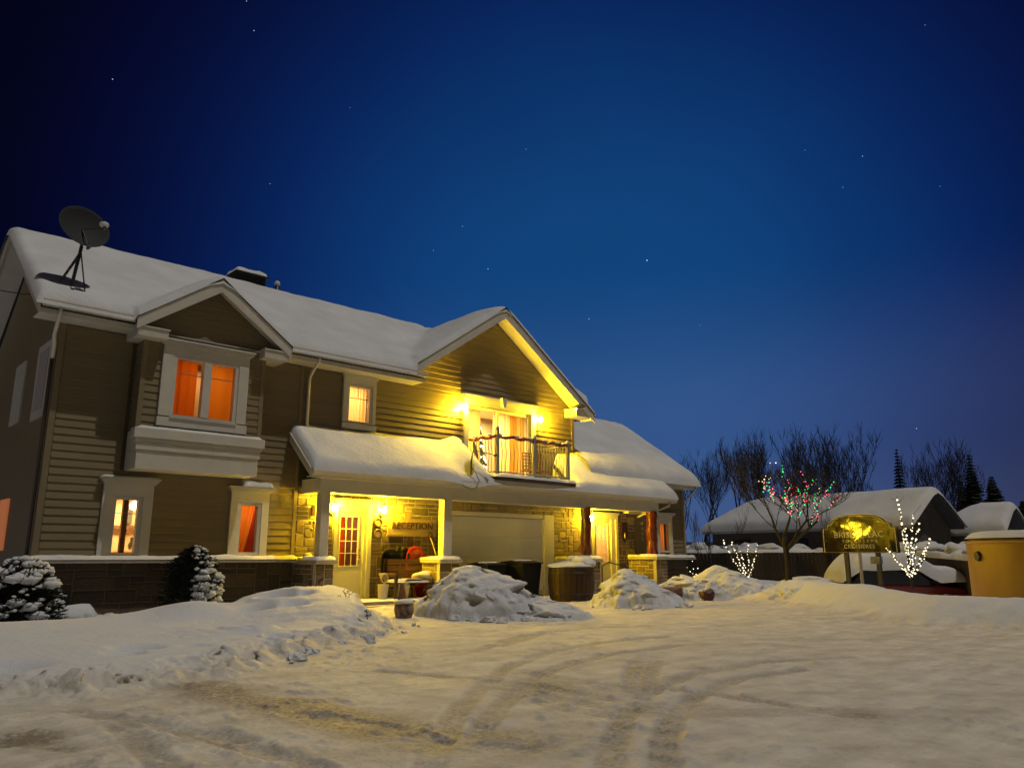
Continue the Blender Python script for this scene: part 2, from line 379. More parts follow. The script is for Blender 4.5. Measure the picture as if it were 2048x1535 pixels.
def ground_z(x, y):
    lotn = .020*fbm(x*.6, y*.6, 3, 3)+.006*fbm(x*4, y*4, 3, 5)
    # streaks left by the plough, running across the view
    a = x*RT.x+y*RT.y; b = x*HD.x+y*HD.y
    st = fbm(a*.30+3, b*2.6, 4, 11)
    z = lotn+.005*st
    far = sstep(9, 40, np.hypot(x, y))
    t = np.zeros_like(x)
    for T in TRACKS:
        d = linesd(x, y, T); w = .105
        g = np.exp(-(d/w)**6); t = np.maximum(t, g*(.55+.45*vnoise(x*1.3, y*1.3, 40)))
        z = z-.013*g+.012*np.exp(-((d-.14)/.03)**2)*(vnoise(x*7, y*7, 9))**2+.004*g*fbm(x*22, y*22, 2, 10)
    clump = np.clip(fbm(x*7, y*7, 4, 21)-.12, 0, 1)*.07*(1-far)*vnoise(x*.9, y*.9, 22)+.006*fbm(x*14, y*14, 3, 25)*(1-far)
    z = z+clump
    # left bank
    s = polysd(x, y, BANK)+.22*fbm(x*.8, y*.8, 3, 31)+.05*fbm(x*4, y*4, 2, 33)
    rise = sstep(-.05, .75, s)
    base = .15+.13*sstep(.3, 5, s)+.05*fbm(x*.5, y*.5, 3, 35)
    base = base-.14*sstep(7.0, 4.6, x)*sstep(13.5, 16, y)
    mound = .40*np.exp(-(((x-7.9)/1.5)**2+((y-14.1)/1.5)**2)**1.5)+.26*np.exp(-(((x-6.9)/1.1)**2+((y-12.2)/1.3)**2)**1.3)+.14*np.exp(-(((x-5.2)/1.0)**2+((y-13.3)/.8)**2))
    pits = 0
    for (u, v, r, dp) in ((5.9, 12.6, .34, .17), (6.5, 12.3, .22, .12), (3.25, 9.9, .26, .16), (3.0, 9.5, .2, .1), (3.9, 9.75, .18, .08), (6.9, 13.1, .35, .13), (1.6, 9.2, .5, .14)):
        pits = pits+dp*np.exp(-(((x-u)/r)**2+((y-v)/(r*.8))**2)**2)
    ch = np.clip(1-np.abs(fbm(x*2.6, y*2.6, 3, 45))*3.2, 0, 1)*vnoise(x*4.5, y*4.5, 46)
    for (u, v, r, dp) in ((228, 1322, .19, .13), (290, 1356, .14, .09), (35, 1368, .42, .13), (250, 1352, .10, .07), (548, 1214, .30, .15), (497, 1240, .26, .15), (556, 1252, .17, .10), (605, 1204, .40, .12), (95, 1345, .16, .05), (345, 1350, .12, .06), (430, 1300, .25, .05)):
        cx, cy = lot(u, v); cx *= .767; cy *= .767; q_ = ((x-cx)/r)**2+((y-cy)/r)**2; pits = pits+dp*np.exp(-q_**2)-.3*dp*np.exp(-((np.sqrt(q_)-1.35)/.25)**2)
    for (u, v, r, dp) in ((400, 1228, .55, .15), (430, 1215, .3, .08), (760, 1235, .25, .10)):
        cx, cy = lot(u, v); cx *= .767; cy *= .767; mound = mound+dp*np.exp(-(((x-cx)/r)**2+((y-cy)/r)**2))
    cr_ = linesd(x, y, [(lot(u, v)[0]*.8, lot(u, v)[1]*.8) for u, v in ((450, 1302), (560, 1283), (650, 1268), (700, 1255))]); mound = mound-.05*np.exp(-(cr_/.05)**2)+.035*np.exp(-((cr_-.12)/.06)**2)
    edge = np.exp(-((s-.22)/.36)**2)*(np.abs(fbm(x*4.2, y*4.2, 4, 41))*.16+.09*ch+.03*np.abs(fbm(x*11, y*11, 3, 49)))+np.exp(-((s-1.6)/.9)**2)*.07*fbm(x*2.2, y*2.2, 4, 47)*(x > 4)
    z = z*(1-rise)+rise*(base+mound-pits+.015*fbm(x*2.5, y*2.5, 4, 43))+edge
    # berm under the sign
    s2 = polysd(x, y, BERM)+.22*fbm(x*.9, y*.9, 3, 51)
    r2 = sstep(-.15, 1.1, s2)
    z2 = (.50+.10*fbm(x*.6, y*.6, 3, 53)+.02*fbm(x*3, y*3, 3, 54))
    # untouched ground behind
    s3 = polysd(x, y, BACK)+.3*fbm(x*.5, y*.5, 2, 61)
    r3 = sstep(0, 1.5, s3)
    z3 = .12+.05*fbm(x*.4, y*.4, 3, 63)-.42*np.exp(-(((x-27)/3.2)**2+((y-10.5)/3.0)**2)**2)+.25*np.exp(-(((x-27)/2.5)**2+((y-17)/2.5)**2))
    zz = np.maximum(z, z3*r3)*(1-r3)+z3*r3
    zz = np.where(r3 > 0, zz, z)
    z = zz+np.maximum(z2-zz, 0)*r2
    # ploughed ridges along the far side of the lot
    e2 = np.exp(-((s2+.1)/.25)**2)*np.abs(fbm(x*3, y*3, 4, 71))*.12*(x > 13.5)
    z = z+e2
    # a mess of trodden snow before the porch
    m = np.exp(-(((x-10.6)/2.4)**2+((y-14.2)/1.7)**2)**2)
    z = z+m*.10*np.abs(fbm(x*5, y*5, 4, 81))+m*.02
    z = z+.07*np.exp(-(((x-15.6)/2.2)**2+((y-13.7)/.35)**2))*np.abs(fbm(x*4, y*4, 3, 83))*2.2
    return z, t, s, s2, r3, rise, st
def build_ground():
    an = np.radians(np.concatenate([np.linspace(-180, -40, 50)[:-1], np.linspace(-40, 40, 620), np.linspace(40, 180, 50)[1:]])+YAW)
    r = np.concatenate([[.3, .8, 1.4], np.geomspace(2.2, 34, 620), np.geomspace(34, 2200, 40)[1:]])
    Rr, A = np.meshgrid(r, an); X = Rr*np.cos(A); Y = Rr*np.sin(A)
    Z, t, s, s2, r3, rise, st = ground_z(X, Y)
    Z = np.where(Rr > 60, Z*0+.1, Z)
    H = (X > 3.8) & (X < 24.5) & (Y > 17.3) & (Y < 24)
    Z = np.where(H, -.05, Z)
    bd = np.exp(-((s-.35)/.42)**2)*.085+.05*np.exp(-((s2-.2)/.3)**2); X, Y = X+bd*2*fbm(Y*3.4, Z*9, 4, 140)*(Rr < 40), Y+bd*2*fbm(X*3.4, Z*9, 4, 141)*(Rr < 40)
    W = np.zeros(X.shape+(4,), np.float32); W[..., 3] = 1
    clean = np.clip(np.maximum(np.maximum(rise, r3), sstep(-.1, .5, s2)), 0, 1)
    dirt = t*.72*(.6+.4*vnoise(X*9, Y*9, 91))
    dirt = np.maximum(dirt, .30*sstep(.12, .35, st)*vnoise(X*.35, Y*.35, 90))
    ice = np.zeros_like(X)
    P = tk((400, 1378), (520, 1400), (640, 1425), (760, 1452), (860, 1478)); d = linesd(X, Y, P)
    g = np.exp(-(d/.36)**4)*sstep(-.4, .15, fbm(X*1.6, Y*2.4, 4, 95)); dirt = np.maximum(dirt, .75*g); ice = np.maximum(ice, g*.9*vnoise(X*3, Y*3, 77))
    for (u, v, rr) in ((30, 1476, .30), (80, 1500, .25), (70, 1540, .32), (10, 1560, .4)):
        cx, cy = lot(u, v); g = np.exp(-(((X-cx)**2+(Y-cy)**2)/rr**2)**1.5)*sstep(-.3, .2, fbm(X*2.5, Y*2.5, 3, 97)); dirt = np.maximum(dirt, 1.25*g)
        Z = Z-.03*g
    for (u, v, rr) in ((395, 1374, .13), (425, 1368, .12), (380, 1378, .10), (1270, 1420, .30), (1420, 1335, .3), (1720, 1430, .2), (1100, 1372, .5), (1040, 1480, .5)):
        cx, cy = lot(u, v); g = np.exp(-((X-cx)**2+(Y-cy)**2)/rr**2); dirt = np.maximum(dirt, (1.2 if rr < .14 else .55)*g*(.4+vnoise(X*4, Y*4, 98)))
    ice = np.maximum(ice, .55*sstep(.1, .45, fbm(X*.8+4, Y*.8, 3, 99))*(1-clean))
    W[..., 0] = dirt*(1-clean); W[..., 1] = ice*(1-clean); W[..., 2] = clean
    o = gridmesh('ground', X, Y, Z, ground_mat(), attr=W); struct(o)
build_ground()

# far dark rise behind everything
def far_hill():
    an = np.radians(np.linspace(-48, 48, 200)+YAW); r = np.array([78, 84, 92, 110, 140, 200.])
    A, Rr = np.meshgrid(an, r, indexing='ij'); h = np.array([0, 1.6, 2.6, 3.2, 3.6, 3.0])[None, :]*(1+.25*fbm(A*9, Rr*.02, 3, 5))
    o = gridmesh('wooded_hill', Rr*np.cos(A), Rr*np.sin(A), h*1.0-.2, mat('dark_wooded_ground', (.03, .028, .028), .95, noise=.5, nscale=.6)); struct(o)
far_hill()

# ================================================================== HOUSE
YW = 17.2
HOUSE = thing('lodge_house', 'two storey tan sided lodge with stone porch, garage and snow covered roofs', 'house', (3.6, YW, 0))
def part(name, label=None):
    """a group of pieces: an empty part of the house"""
    o = bpy.data.objects.new(name, None); COL.objects.link(o); o.empty_display_size = .2; setparent(o, HOUSE, (3.6, YW, 0))
    if label: o['label'] = label
    return o
def rects(x0, x1, z0, z1, holes):
    xs = sorted(set([x0, x1]+[min(max(h[0], x0), x1) for h in holes]+[min(max(h[1], x0), x1) for h in holes])); out = []
    for a, b in zip(xs[:-1], xs[1:]):
        if b-a < 1e-4: continue
        hs = sorted([(h[2], h[3]) for h in holes if h[0] < b-1e-4 and h[1] > a+1e-4]); z = z0
        for c, d in hs:
            if c > z: out.append((a, b, z, min(c, z1)))
            z = max(z, d)
        if z < z1: out.append((a, b, z, z1))
    return out
def wall(name, x0, x1, z0, z1, holes, y, th=.2, m=SHEATH, top=None):
    b = MB()
    for r in rects(x0, x1, z0, z1, holes): b.box(r[0], r[1], y, y+th, r[2], r[3])
    return b.build(name, m, HOUSE)
EXPO = .158
def board_mesh():
    b = MB(); p = [(0, 0, 0), (0, -.024, .004), (0, -.024, .012), (0, -.004, EXPO+.004), (0, 0, EXPO+.004)]
    b.prism(p, (1, 0, 0)); me = bpy.data.meshes.new('siding_board'); me.from_pydata(b.v, [], b.f); me.materials.append(SIDING); return me
BOARD = board_mesh()
def siding(parent, x0, x1, z0, z1, holes, y, top=None):
    """one board per course; top(x) gives a sloping upper limit"""
    z = z0
    while z < z1-.02:
        a, c = x0, x1
        if top: 
            a, c = top(z+EXPO*.6, x0, x1)
            if c-a < .15: break
        hs = sorted([(h[0], h[1]) for h in holes if h[2] < z+EXPO*.6 and h[3] > z+EXPO*.4]); xs = a; segs = []
        for p, q in hs:
            if p > xs: segs.append((xs, min(p, c)))
            xs = max(xs, q)
        if xs < c: segs.append((xs, c))
        for p, q in segs:
            if q-p < .04: continue
            sc = min(1.0, (z1-z)/EXPO) if not top else 1
            inst('siding_board', BOARD, parent, (p, y, z), (0, 0, 0), (q-p, 1, sc))
        z += EXPO
# stones ----------------------------------------------------------
def stone_meshes(SM_=None):
    out = []
    for k in range(6):
        rnd = random.Random(k); b = MB(); e = .05
        fr = [(-.5+e*rnd.random(), -.5+e*rnd.random()), (.5-e*rnd.random(), -.5+e*rnd.random()), (.5-e*rnd.random(), .5-e*rnd.random()), (-.5+e*rnd.random(), .5-e*rnd.random())]
        V = [(-.5, 0, -.5), (.5, 0, -.5), (.5, 0, .5), (-.5, 0, .5)]
        V += [(x*1.0, -.6-.2*rnd.random(), z*1.0) for x, z in fr]
        V += [(x*.86, -.9-.35*rnd.random(), z*.80) for x, z in fr]
        F = [(0, 1, 5, 4), (1, 2, 6, 5), (2, 3, 7, 6), (3, 0, 4, 7), (4, 5, 9, 8), (5, 6, 10, 9), (6, 7, 11, 10), (7, 4, 8, 11), (8, 9, 10), (8, 10, 11)]
        me = bpy.data.meshes.new('stone'); me.from_pydata(V, [], F); me.materials.append(SM_ or STONE); out.append(me)
    return out
STONES = stone_meshes(); STONES_D = stone_meshes(STONED)
def stonework(name, x0, x1, z0, z1, y, holes=(), side=False, seed=1, cw=.115, ch=.105):
    """mortar backing with individually laid stones. side=True: face looks to -X at x=y, running along Y from x0 to x1"""
    rnd = random.Random(seed); b = MB()
    for r in rects(x0, x1, z0, z1, holes):
        if side: b.box(y, y+.12, r[0], r[1], r[2], r[3])
        else: b.box(r[0], r[1], y, y+.12, r[2], r[3])
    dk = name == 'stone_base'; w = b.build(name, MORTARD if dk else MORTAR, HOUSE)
    nx = max(1, round((x1-x0)/cw)); nz = max(1, round((z1-z0)/ch)); cx = (x1-x0)/nx; cz = (z1-z0)/nz
    occ = np.zeros((nx, nz), bool)
    for h in holes:
        i0 = max(0, math.floor((h[0]-x0)/cx+.3)); i1 = min(nx, math.ceil((h[1]-x0)/cx-.3)); j0 = max(0, math.floor((h[2]-z0)/cz+.3)); j1 = min(nz, math.ceil((h[3]-z0)/cz-.3)); occ[i0:i1, j0:j1] = True
    for j in range(nz):
        for i in range(nx):
            if occ[i, j]: continue
            for (a, c) in rnd.sample([(4, 2), (3, 2), (2, 2), (3, 1), (4, 1), (2, 1), (5, 2), (3, 1), (2, 3)], 9)+[(1, 1)]:
                if i+a <= nx and j+c <= nz and not occ[i:i+a, j:j+c].any(): break
            occ[i:i+a, j:j+c] = True
            g = .011; sx = a*cx-2*g; sz = c*cz-2*g; mx = x0+(i+a/2)*cx; mz = z0+(j+c/2)*cz; pr = .010+.008*rnd.random()
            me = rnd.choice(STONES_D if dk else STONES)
            if side: inst('stone', me, w, (y, mx, mz), (0, 0, R(-90)), (sx, pr, sz))
            else: inst('stone', me, w, (mx, y, mz), (0, 0, 0), (sx, pr, sz))
    return w

# --- windows
def snow_strip(x0, x1, y0, y1, z, h, name='snow_cap', parent=None, n=24, seed=0, amp=.35):
    """soft slab of snow lying on a ledge"""
    a = np.linspace(0, 1, n); c = np.linspace(0, 1, 9); A, Cc = np.meshgrid(a, c, indexing='ij')
    X = x0+(x1-x0)*A; Y = y0+(y1-y0)*Cc; L_ = x1-x0; Wd = y1-y0
    ed = np.minimum(np.minimum(A*L_, (1-A)*L_), np.minimum(Cc*Wd, 1e3+0*Cc)); rr = min(h, Wd*.6)
    pr = np.sqrt(np.clip(1-(1-np.clip(ed/rr, 0, 1))**2, 0, 1))
    Z = z+h*pr*(1+amp*fbm(X*3+seed, Y*3, 3, seed))
    o = gridmesh(name, X, Y, Z, SNOW, parent); return o
def room(x0, x1, z0, z1, y, depth=1.6, power=40, col=(1, .55, .2), lx=None, m=ROOM, lz=None):
    b = MB(); d = .03
    b.quad((x0, y+depth, z0), (x1, y+depth, z0), (x1, y+depth, z1), (x0, y+depth, z1))
    b.quad((x0, y, z0), (x1, y, z0), (x1, y+depth, z0), (x0, y+depth, z0))
    b.quad((x0, y, z1), (x0, y+depth, z1), (x1, y+depth, z1), (x1, y, z1))
    b.quad((x0, y, z0), (x0, y+depth, z0), (x0, y+depth, z1), (x0, y, z1))
    b.quad((x1, y, z0), (x1, y, z1), (x1, y+depth, z1), (x1, y+depth, z0))
    o = b.build('room_interior', m, HOUSE)
    l = bpy.data.lights.new('room_lamp', 'AREA'); l.energy = power; l.color = col; l.shape = 'RECTANGLE'; l.size = (x1-x0)*.5; l.size_y = .3
    lo = bpy.data.objects.new('room_lamp', l); COL.objects.link(lo); lo.location = (lx if lx else (x0+x1)/2, y+depth*.62, lz if lz else z1-.12); lo.rotation_euler = (R(0), 0, 0)
    return o
def window(x0, x1, z0, z1, y, cas=.2, head=.28, sill=.0, corn=.10, mullion=False, grid=None, proud=.05, name='window', foot=0.0):
    """opening x0..x1, z0..z1 in the plane y; returns the window part"""
    b = MB(); P = proud
    b.box(x0-cas, x0-.035, y-P, y+.12, z0-foot, z1+.02); b.box(x1+.035, x1+cas, y-P, y+.12, z0-foot, z1+.02)
    b.box(x0-cas+.003, x1+cas-.003, y-P-.006, y+.12, z1+.022, z1+head)
    if sill: b.box(x0-cas-.02, x1+cas+.02, y-P-.03, y+.12, z0-sill, z0-.03)
    w = b.build(name, WHITE, HOUSE)
    c = MB()                                   # stepped cornice
    for k in range(3):
        e = corn*(k+1)/3
        c.box(x0-cas-e, x1+cas+e, y-P-.01-e, y+.02, z1+head+.002+k*.042, z1+head+k*.042+.040)
    c.build('cornice', WHITE, w)
    s = MB(); t = .045
    s.box(x0-.033, x0+t, y-P+.016, y+.1, z0-.028, z1+.018); s.box(x1-t, x1+.033, y-P+.016, y+.1, z0-.028, z1+.018)
    s.box(x0+t+.001, x1-t-.001, y-P+.016, y+.1, z1-t, z1+.018); s.box(x0+t+.001, x1-t-.001, y-P+.016, y+.1, z0-.028, z0+t)
    if mullion:
        mx = (x0+x1)/2+.02; s.box(mx-.085, mx+.085, y-P+.006, y+.1, z0+t+.001, z1-t-.001)
    s.build('sash', WHITE, w)
    if grid:
        g = MB(); hz = z1-(z1-z0)*grid[1]
        g.box(x0+t, x1-t, y+.045, y+.058, hz-.009, hz+.009)
        if grid[0]: g.box((x0+x1)/2-.009, (x0+x1)/2+.009, y+.047, y+.056, hz+.01, z1-t)
        g.build('glazing_bar', mat('bar_brown', (.30, .20, .12), .5), w)
    p = MB(); p.quad((x0+t*.5, y+.06, z0+t*.5), (x1-t*.5, y+.06, z0+t*.5), (x1-t*.5, y+.06, z1-t*.5), (x0+t*.5, y+.06, z1-t*.5)); p.build('pane', GLASS, w)
    return w
def curtain(x0, x1, z0, z1, y, m, label, n=7, amp=.035, taper=0.0, name='curtain', seed=0, gather=0.0):
    """hanging cloth with folds; taper moves the right lower edge to the left"""
    nu = int(n*10); nv = 10; a = np.linspace(0, 1, nu); b = np.linspace(0, 1, nv); A, B = np.meshgrid(a, b, indexing='ij')
    wdt = (x1-x0)*(1-taper*(1-B)**1.3)
    X = x0+wdt*A; Z = z0+(z1-z0)*B
    Y = y+amp*(np.sin(A*n*2*math.pi+seed)+.4*np.sin(A*n*4.3+seed*2+B*1.2)+.35*np.sin(A*n*2.7*2+seed))
    o = gridmesh(name, X, Y, Z, m); tag(o, label, 'curtain'); return o

W1 = (4.93, 5.45, 1.20, 2.36)     # lower left window (kitchen)
W2 = (7.57, 8.06, 1.22, 2.35)     # lower right window
W3 = (10.23, 10.93, 4.52, 5.50)   # small upper window
WU = (5.71, 7.09, 4.06, 5.37)     # big upper window in the bay
D1 = (10.0, 11.08, .12, 2.50); D2 = (19.60, 20.90, .12, 2.52); GR = (13.25, 17.78, 0, 2.42)
SL = (14.26, 16.85, 3.45, 5.50)   # balcony slider
RW = (23.25, 23.86, 1.32, 2.36)   # window in right wing

def hole(w, c=.2, head=.28, foot=0.0): return (w[0]-c, w[1]+c, w[2]-foot, w[3]+head)
# sheathing walls with openings
wl = wall('wall', 3.6, 8.98, 1.05, 5.85, [W1, W2, (5.2, 7.7, 3.72, 5.85)], YW, m=SHEATH)
wall('wall', 8.98, 18.80, 2.66, 5.95, [W3, SL], YW+.002)
wr = wall('wall', 21.85, 24.83, 1.05, 3.72, [RW], YW+.002)
# left storey siding
sp = part('siding')
siding(sp, 3.70, 8.92, 1.17, 5.78, [hole(W1, .24, .30, .1), hole(W2, .22, .30, .1), (4.98, 7.80, 2.90, 6.0)], YW-.002)
sp2 = part('siding')
siding(sp2, 9.0, 18.70, 3.62, 5.78, [hole(W3, .17, .24, .16), (SL[0]-.16, SL[1]+.16, 3.0, SL[3]+.22)], YW-.002)
# gable above the balcony
def gtop(z, x0, x1):
    h = (8.36-z)/.70; return max(x0, 15.23-h), min(x1, 15.23+h)
sp3 = part('siding')
b = MB(); b.prism([(11.62, YW, 5.86), (18.8, YW, 5.86), (15.23, YW, 8.38)], (0, .2, 0)); b.build('gable_wall', SHEATH, HOUSE)
siding(sp3, 11.55, 18.75, 5.78+.0, 8.45, [], YW-.002, gtop)
sp4 = part('siding')
siding(sp4, 21.9, 24.72, 1.17, 3.70, [hole(RW, .18, .28, .1)], YW-.002)
# corner boards
b = MB(); b.box(3.575, 3.69, YW-.03, YW+.1, 1.17, 5.78); b.build('corner_board', SIDING, HOUSE)
b = MB(); b.box(18.70, 18.82, YW-.03, YW+.1, 3.3, 5.80); b.build('corner_board', SIDING, HOUSE)
b = MB(); b.box(24.73, 24.86, YW-.03, YW+.1, 1.17, 3.70); b.build('corner_board', SIDING, HOUSE)
b = MB(); b.box(8.90, 8.985, YW-.03, YW+.1, 1.12, 5.78); b.build('corner_board', SIDING, HOUSE)
# left end wall, gable facing away along -X
b = MB(); b.prism([(3.6, YW+.2, 0), (3.6, 24.6, 0), (3.6, 24.6, 5.8), (3.6, 20.9, 8.5), (3.6, YW+.2, 5.86)], (.2, 0, 0)); ew = b.build('end_wall', SIDING, HOUSE)
b = MB(); b.box(3.56, 3.598, 17.62, 18.75, 3.95, 5.55); sw = b.build('window', WHITE, HOUSE); sw['label'] = 'unlit white framed window on the dark end wall'
b = MB(); b.box(3.552, 3.559, 17.80, 18.57, 4.1, 5.4); b.build('pane', mat('closed_blind', (.42, .38, .38), .7), sw)
b = MB(); b.box(3.56, 3.598, 19.9, 20.9, 4.1, 5.5); b.build('window', WHITE, HOUSE)
b = MB(); b.box(3.56, 3.598, 19.8, 20.6, 1.3, 2.4); lw = b.build('window', mat('dim_orange_blind', (.5, .2, .1), .7, emit=(1, .3, .1), estr=.25), HOUSE)
# rest of the shell
b = MB(); b.box(3.8, 18.8, 24.4, 24.6, 0, 5.8).box(18.6, 18.8, YW+.2, 24.4, 2.7, 5.9).box(24.65, 24.83, YW+.202, 23.6, 0, 3.7).box(18.8, 24.83, 23.6, 23.8, 0, 3.7); b.build('rear_wall', SIDING, HOUSE)
b = MB(); b.prism([(24.66, 17.3, 3.7), (24.66, 23.7, 3.7), (24.66, 20.4, 6.2)], (.17, 0, 0)); b.build('wing_gable', SIDING, HOUSE)

# --- bay with big window
b = MB(); YB = 16.75
for r in rects(5.07, 7.75, 3.72, 5.98, [WU]): b.box(r[0], r[1], YB, YB+.12, r[2], r[3])
b.box(5.07, 5.19, YB+.12, YW, 3.72, 5.9); b.box(7.63, 7.75, YB+.12, YW, 3.72, 5.9); b.box(5.19, 7.63, YB+.12, YW, 3.72, 3.80)
b.prism([(4.95, YB, 5.98), (7.95, YB, 5.98), (6.47, YB, 7.08)], (0, .5, 0)); b.build('bay_wall', SHEATH, HOUSE)
sp5 = part('siding')
siding(sp5, 5.15, 7.67, 3.74, 5.98, [(5.45, 7.38, 3.0, 5.70)], YB-.002)
def btop(z, x0, x1):
    h = (7.12-z)/.71; return max(x0, 6.47-h), min(x1, 6.47+h)
siding(sp5, 4.95, 7.97, 3.74+EXPO*14, 7.1, [(5.45, 7.38, 3.0, 5.70)], YB-.002, btop)
for xx in (5.05, 7.66):
    b = MB(); b.box(xx, xx+.1, YB-.03, YB+.06, 3.74, 5.96); b.build('corner_board', SIDING, HOUSE)
b = MB()                                               # side cladding of the bay
for k in range(14): b.prism([(5.07, YB+.03, 3.74+k*EXPO), (5.046, YB+.03, 3.745+k*EXPO), (5.066, YB+.03, 3.74+(k+1)*EXPO)], (0, .4, 0))
b.build('bay_side', SIDING, HOUSE)
wu = window(*WU, YB-.02, cas=.26, head=.22, sill=.22, mullion=True, grid=(0, .27), proud=.06)
b = MB(); b.box(WU[0]-.03, WU[1]+.03, YB-.14, YB-.085, WU[2]-.04, WU[2]-.015); b.build('sill', WHITE, wu)
# flower-box like apron under the bay
b = MB()
b.box(4.95, 7.72, 16.40, 16.66, 3.52, 3.72); b.box(4.99, 7.68, 16.43, 16.66, 3.44, 3.518); b.box(5.02, 7.65, 16.46, 16.66, 3.28, 3.438)
b.box(5.05, 7.62, 16.49, YW-.03, 2.90, 3.278); b.box(5.05, 7.62, 16.662, YW-.03, 3.28, 3.715)
b.build('bay_apron', WHITE, HOUSE, bevel=.008)
snow_strip(4.98, 7.70, 16.42, 16.72, 3.722, .05, 'ledge_snow', HOUSE, seed=4)

# --- other windows
w1 = window(*W1, YW-.02, cas=.23, head=.27, foot=.08); w2 = window(*W2, YW-.02, cas=.21, head=.25, foot=.08)
w3 = window(*W3, YW-.02, cas=.14, head=.20, sill=.16, grid=(1, .33), corn=.09)
ww = window(*RW, YW-.02, cas=.17, head=.22, foot=.08)
g = MB(); g.box(W1[0]+.04, W1[1]-.04, YW+.02, YW+.032, 2.03, 2.045); g.build('glazing_bar', MATS['bar_brown'], w1)
snow_strip(W1[0]-.30, W1[1]+.30, YW-.2, YW-.02, 2.36+.27+.125, .035, 'ledge_snow', HOUSE, seed=2)
o = snow_strip(W2[0]+.05, W2[1]+.26, YW-.19, YW-.02, 2.35+.25+.125, .12, 'ledge_snow', HOUSE, seed=9, n=14)

# --- window interiors
room(5.5, 7.3, 3.9, 5.6, YB+.13, 1.3, 11, (1, .55, .22), lx=6.5)
curtain(5.73, 6.30, 4.12, 5.40, YB+.22, C_RUST, 'rust red curtain filling left half of the big upper window', 3, .015)
curtain(6.46, 7.12, 4.02, 5.40, YB+.22, C_ORANGE, 'orange curtain filling right half of the big upper window', 2, .012)
room(4.75, 6.5, 1.0, 2.6, YW+.21, 1.8, 60, (1, .62, .25), lx=5.6)
room(7.4, 8.6, 1.0, 2.6, YW+.21, 1.0, 13, (1, .62, .3))
curtain(7.56, 8.08, 1.20, 2.38, YW+.26, C_ORANGE, 'orange curtain swept to the left in the lower window beside the porch', 5, .02, taper=.42)
b = MB(); b.box(7.45, 8.5, YW+.9, YW+.93, 1.05, 2.5); tag(b.build('wall_hanging', mat('red_cloth', (.55, .05, .02), .8)), 'dark red cloth hanging behind the swept orange curtain', 'cloth')
room(10.1, 11.1, 4.3, 5.7, YW+.21, 1.0, 30, (1, .60, .28))
curtain(10.25, 10.95, 4.50, 5.52, YW+.27, C_CREAM, 'pleated cream curtain in the small upper window', 7, .022)
room(14.05, 17.1, 3.4, 5.6, YW+.21, 1.7, 165, (1, .78, .34), lx=15.4)
curtain(14.30, 14.95, 3.46, 5.48, YW+.26, C_DRAPE, 'orange drape at the left side of the balcony door', 7, .03)
curtain(15.62, 16.45, 3.46, 5.48, YW+.40, C_CREAM, 'sheer cream curtain behind the balcony door', 6, .03)
curtain(16.20, 16.84, 3.46, 5.48, YW+.26, C_DRAPE, 'orange drape at the right side of the balcony door', 6, .03, seed=2)
room(23.1, 24.1, 1.2, 2.5, YW+.21, 1.0, 8, (1, .6, .3))
curtain(23.45, 23.88, 1.3, 2.4, YW+.26, C_ORANGE, 'orange curtain in the window of the right wing', 4, .02)

# kitchen things seen in the lower left window
b = MB(); b.box(5.26, 5.36, 17.62, 17.72, 1.0, 2.6); tag(b.build('timber_post', WOOD), 'brown timber post standing inside the lower left window', 'post')
b = MB(); b.box(4.8, 6.2, 19.08, 19.2, 1.78, 1.86); sh = thing('wall_shelf', 'wooden shelf across the kitchen wall behind the lower left window', 'shelf', (5.5, 19.1, 1.78)); b.build('shelf_board', WOOD, sh)
for k in range(3): MB().box(5.0+k*.4, 5.04+k*.4, 19.0, 19.2, 1.66, 1.779).build('bracket', WOOD, sh)
b = MB(); b.box(4.78, 6.4, 18.7, 19.2, 1.0, 1.28); tag(b.build('kitchen_counter', mat('amber_counter', (.5, .28, .10), .4)), 'amber kitchen counter low in the lower left window', 'counter')
b = MB(); b.box(5.02, 5.2, 19.14, 19.19, 1.45, 1.62); tag(b.build('framed_picture', mat('picture_brown', (.35, .15, .06), .5)), 'small brown framed picture on the kitchen wall, left of the post', 'picture')
b = MB(); b.box(5.75, 5.92, 19.14, 19.19, 1.9, 2.3); tag(b.build('framed_picture', mat('picture_dark', (.12, .12, .12), .5)), 'tall grey framed picture on the kitchen wall, right of the post', 'picture')
b = MB(); b.lathe([(.001, 0), (.05, .02), (.07, .1), (.03, .2), (.035, .26), (.001, .27)], (5.5, 17.65, 1.3), 12); tag(b.build('vase', mat('vase_white', (.8, .8, .75), .3), smooth=True), 'small white vase on the sill of the lower left window', 'vase')
b = MB(); b.lathe([(.001, 0), (.09, .03), (.10, .12), (.04, .2), (.001, .21)], (5.62, 18.1, 2.15), 12); tag(b.build('ceiling_lamp', emis('lamp_glow', (1, .85, .45), 6), smooth=True), 'glowing glass lamp hanging inside the lower left window', 'lamp')
b = MB(); b.lathe([(.001, 0), (.018, .0), (.018, .16), (.008, .2), (.001, .24)], (10.36, YW+.16, 4.62), 8); tag(b.build('candle_light', emis('candle_glow', (1, .85, .4), 9), smooth=True), 'lit candle lamp on the sill of the small upper window', 'candle lamp')

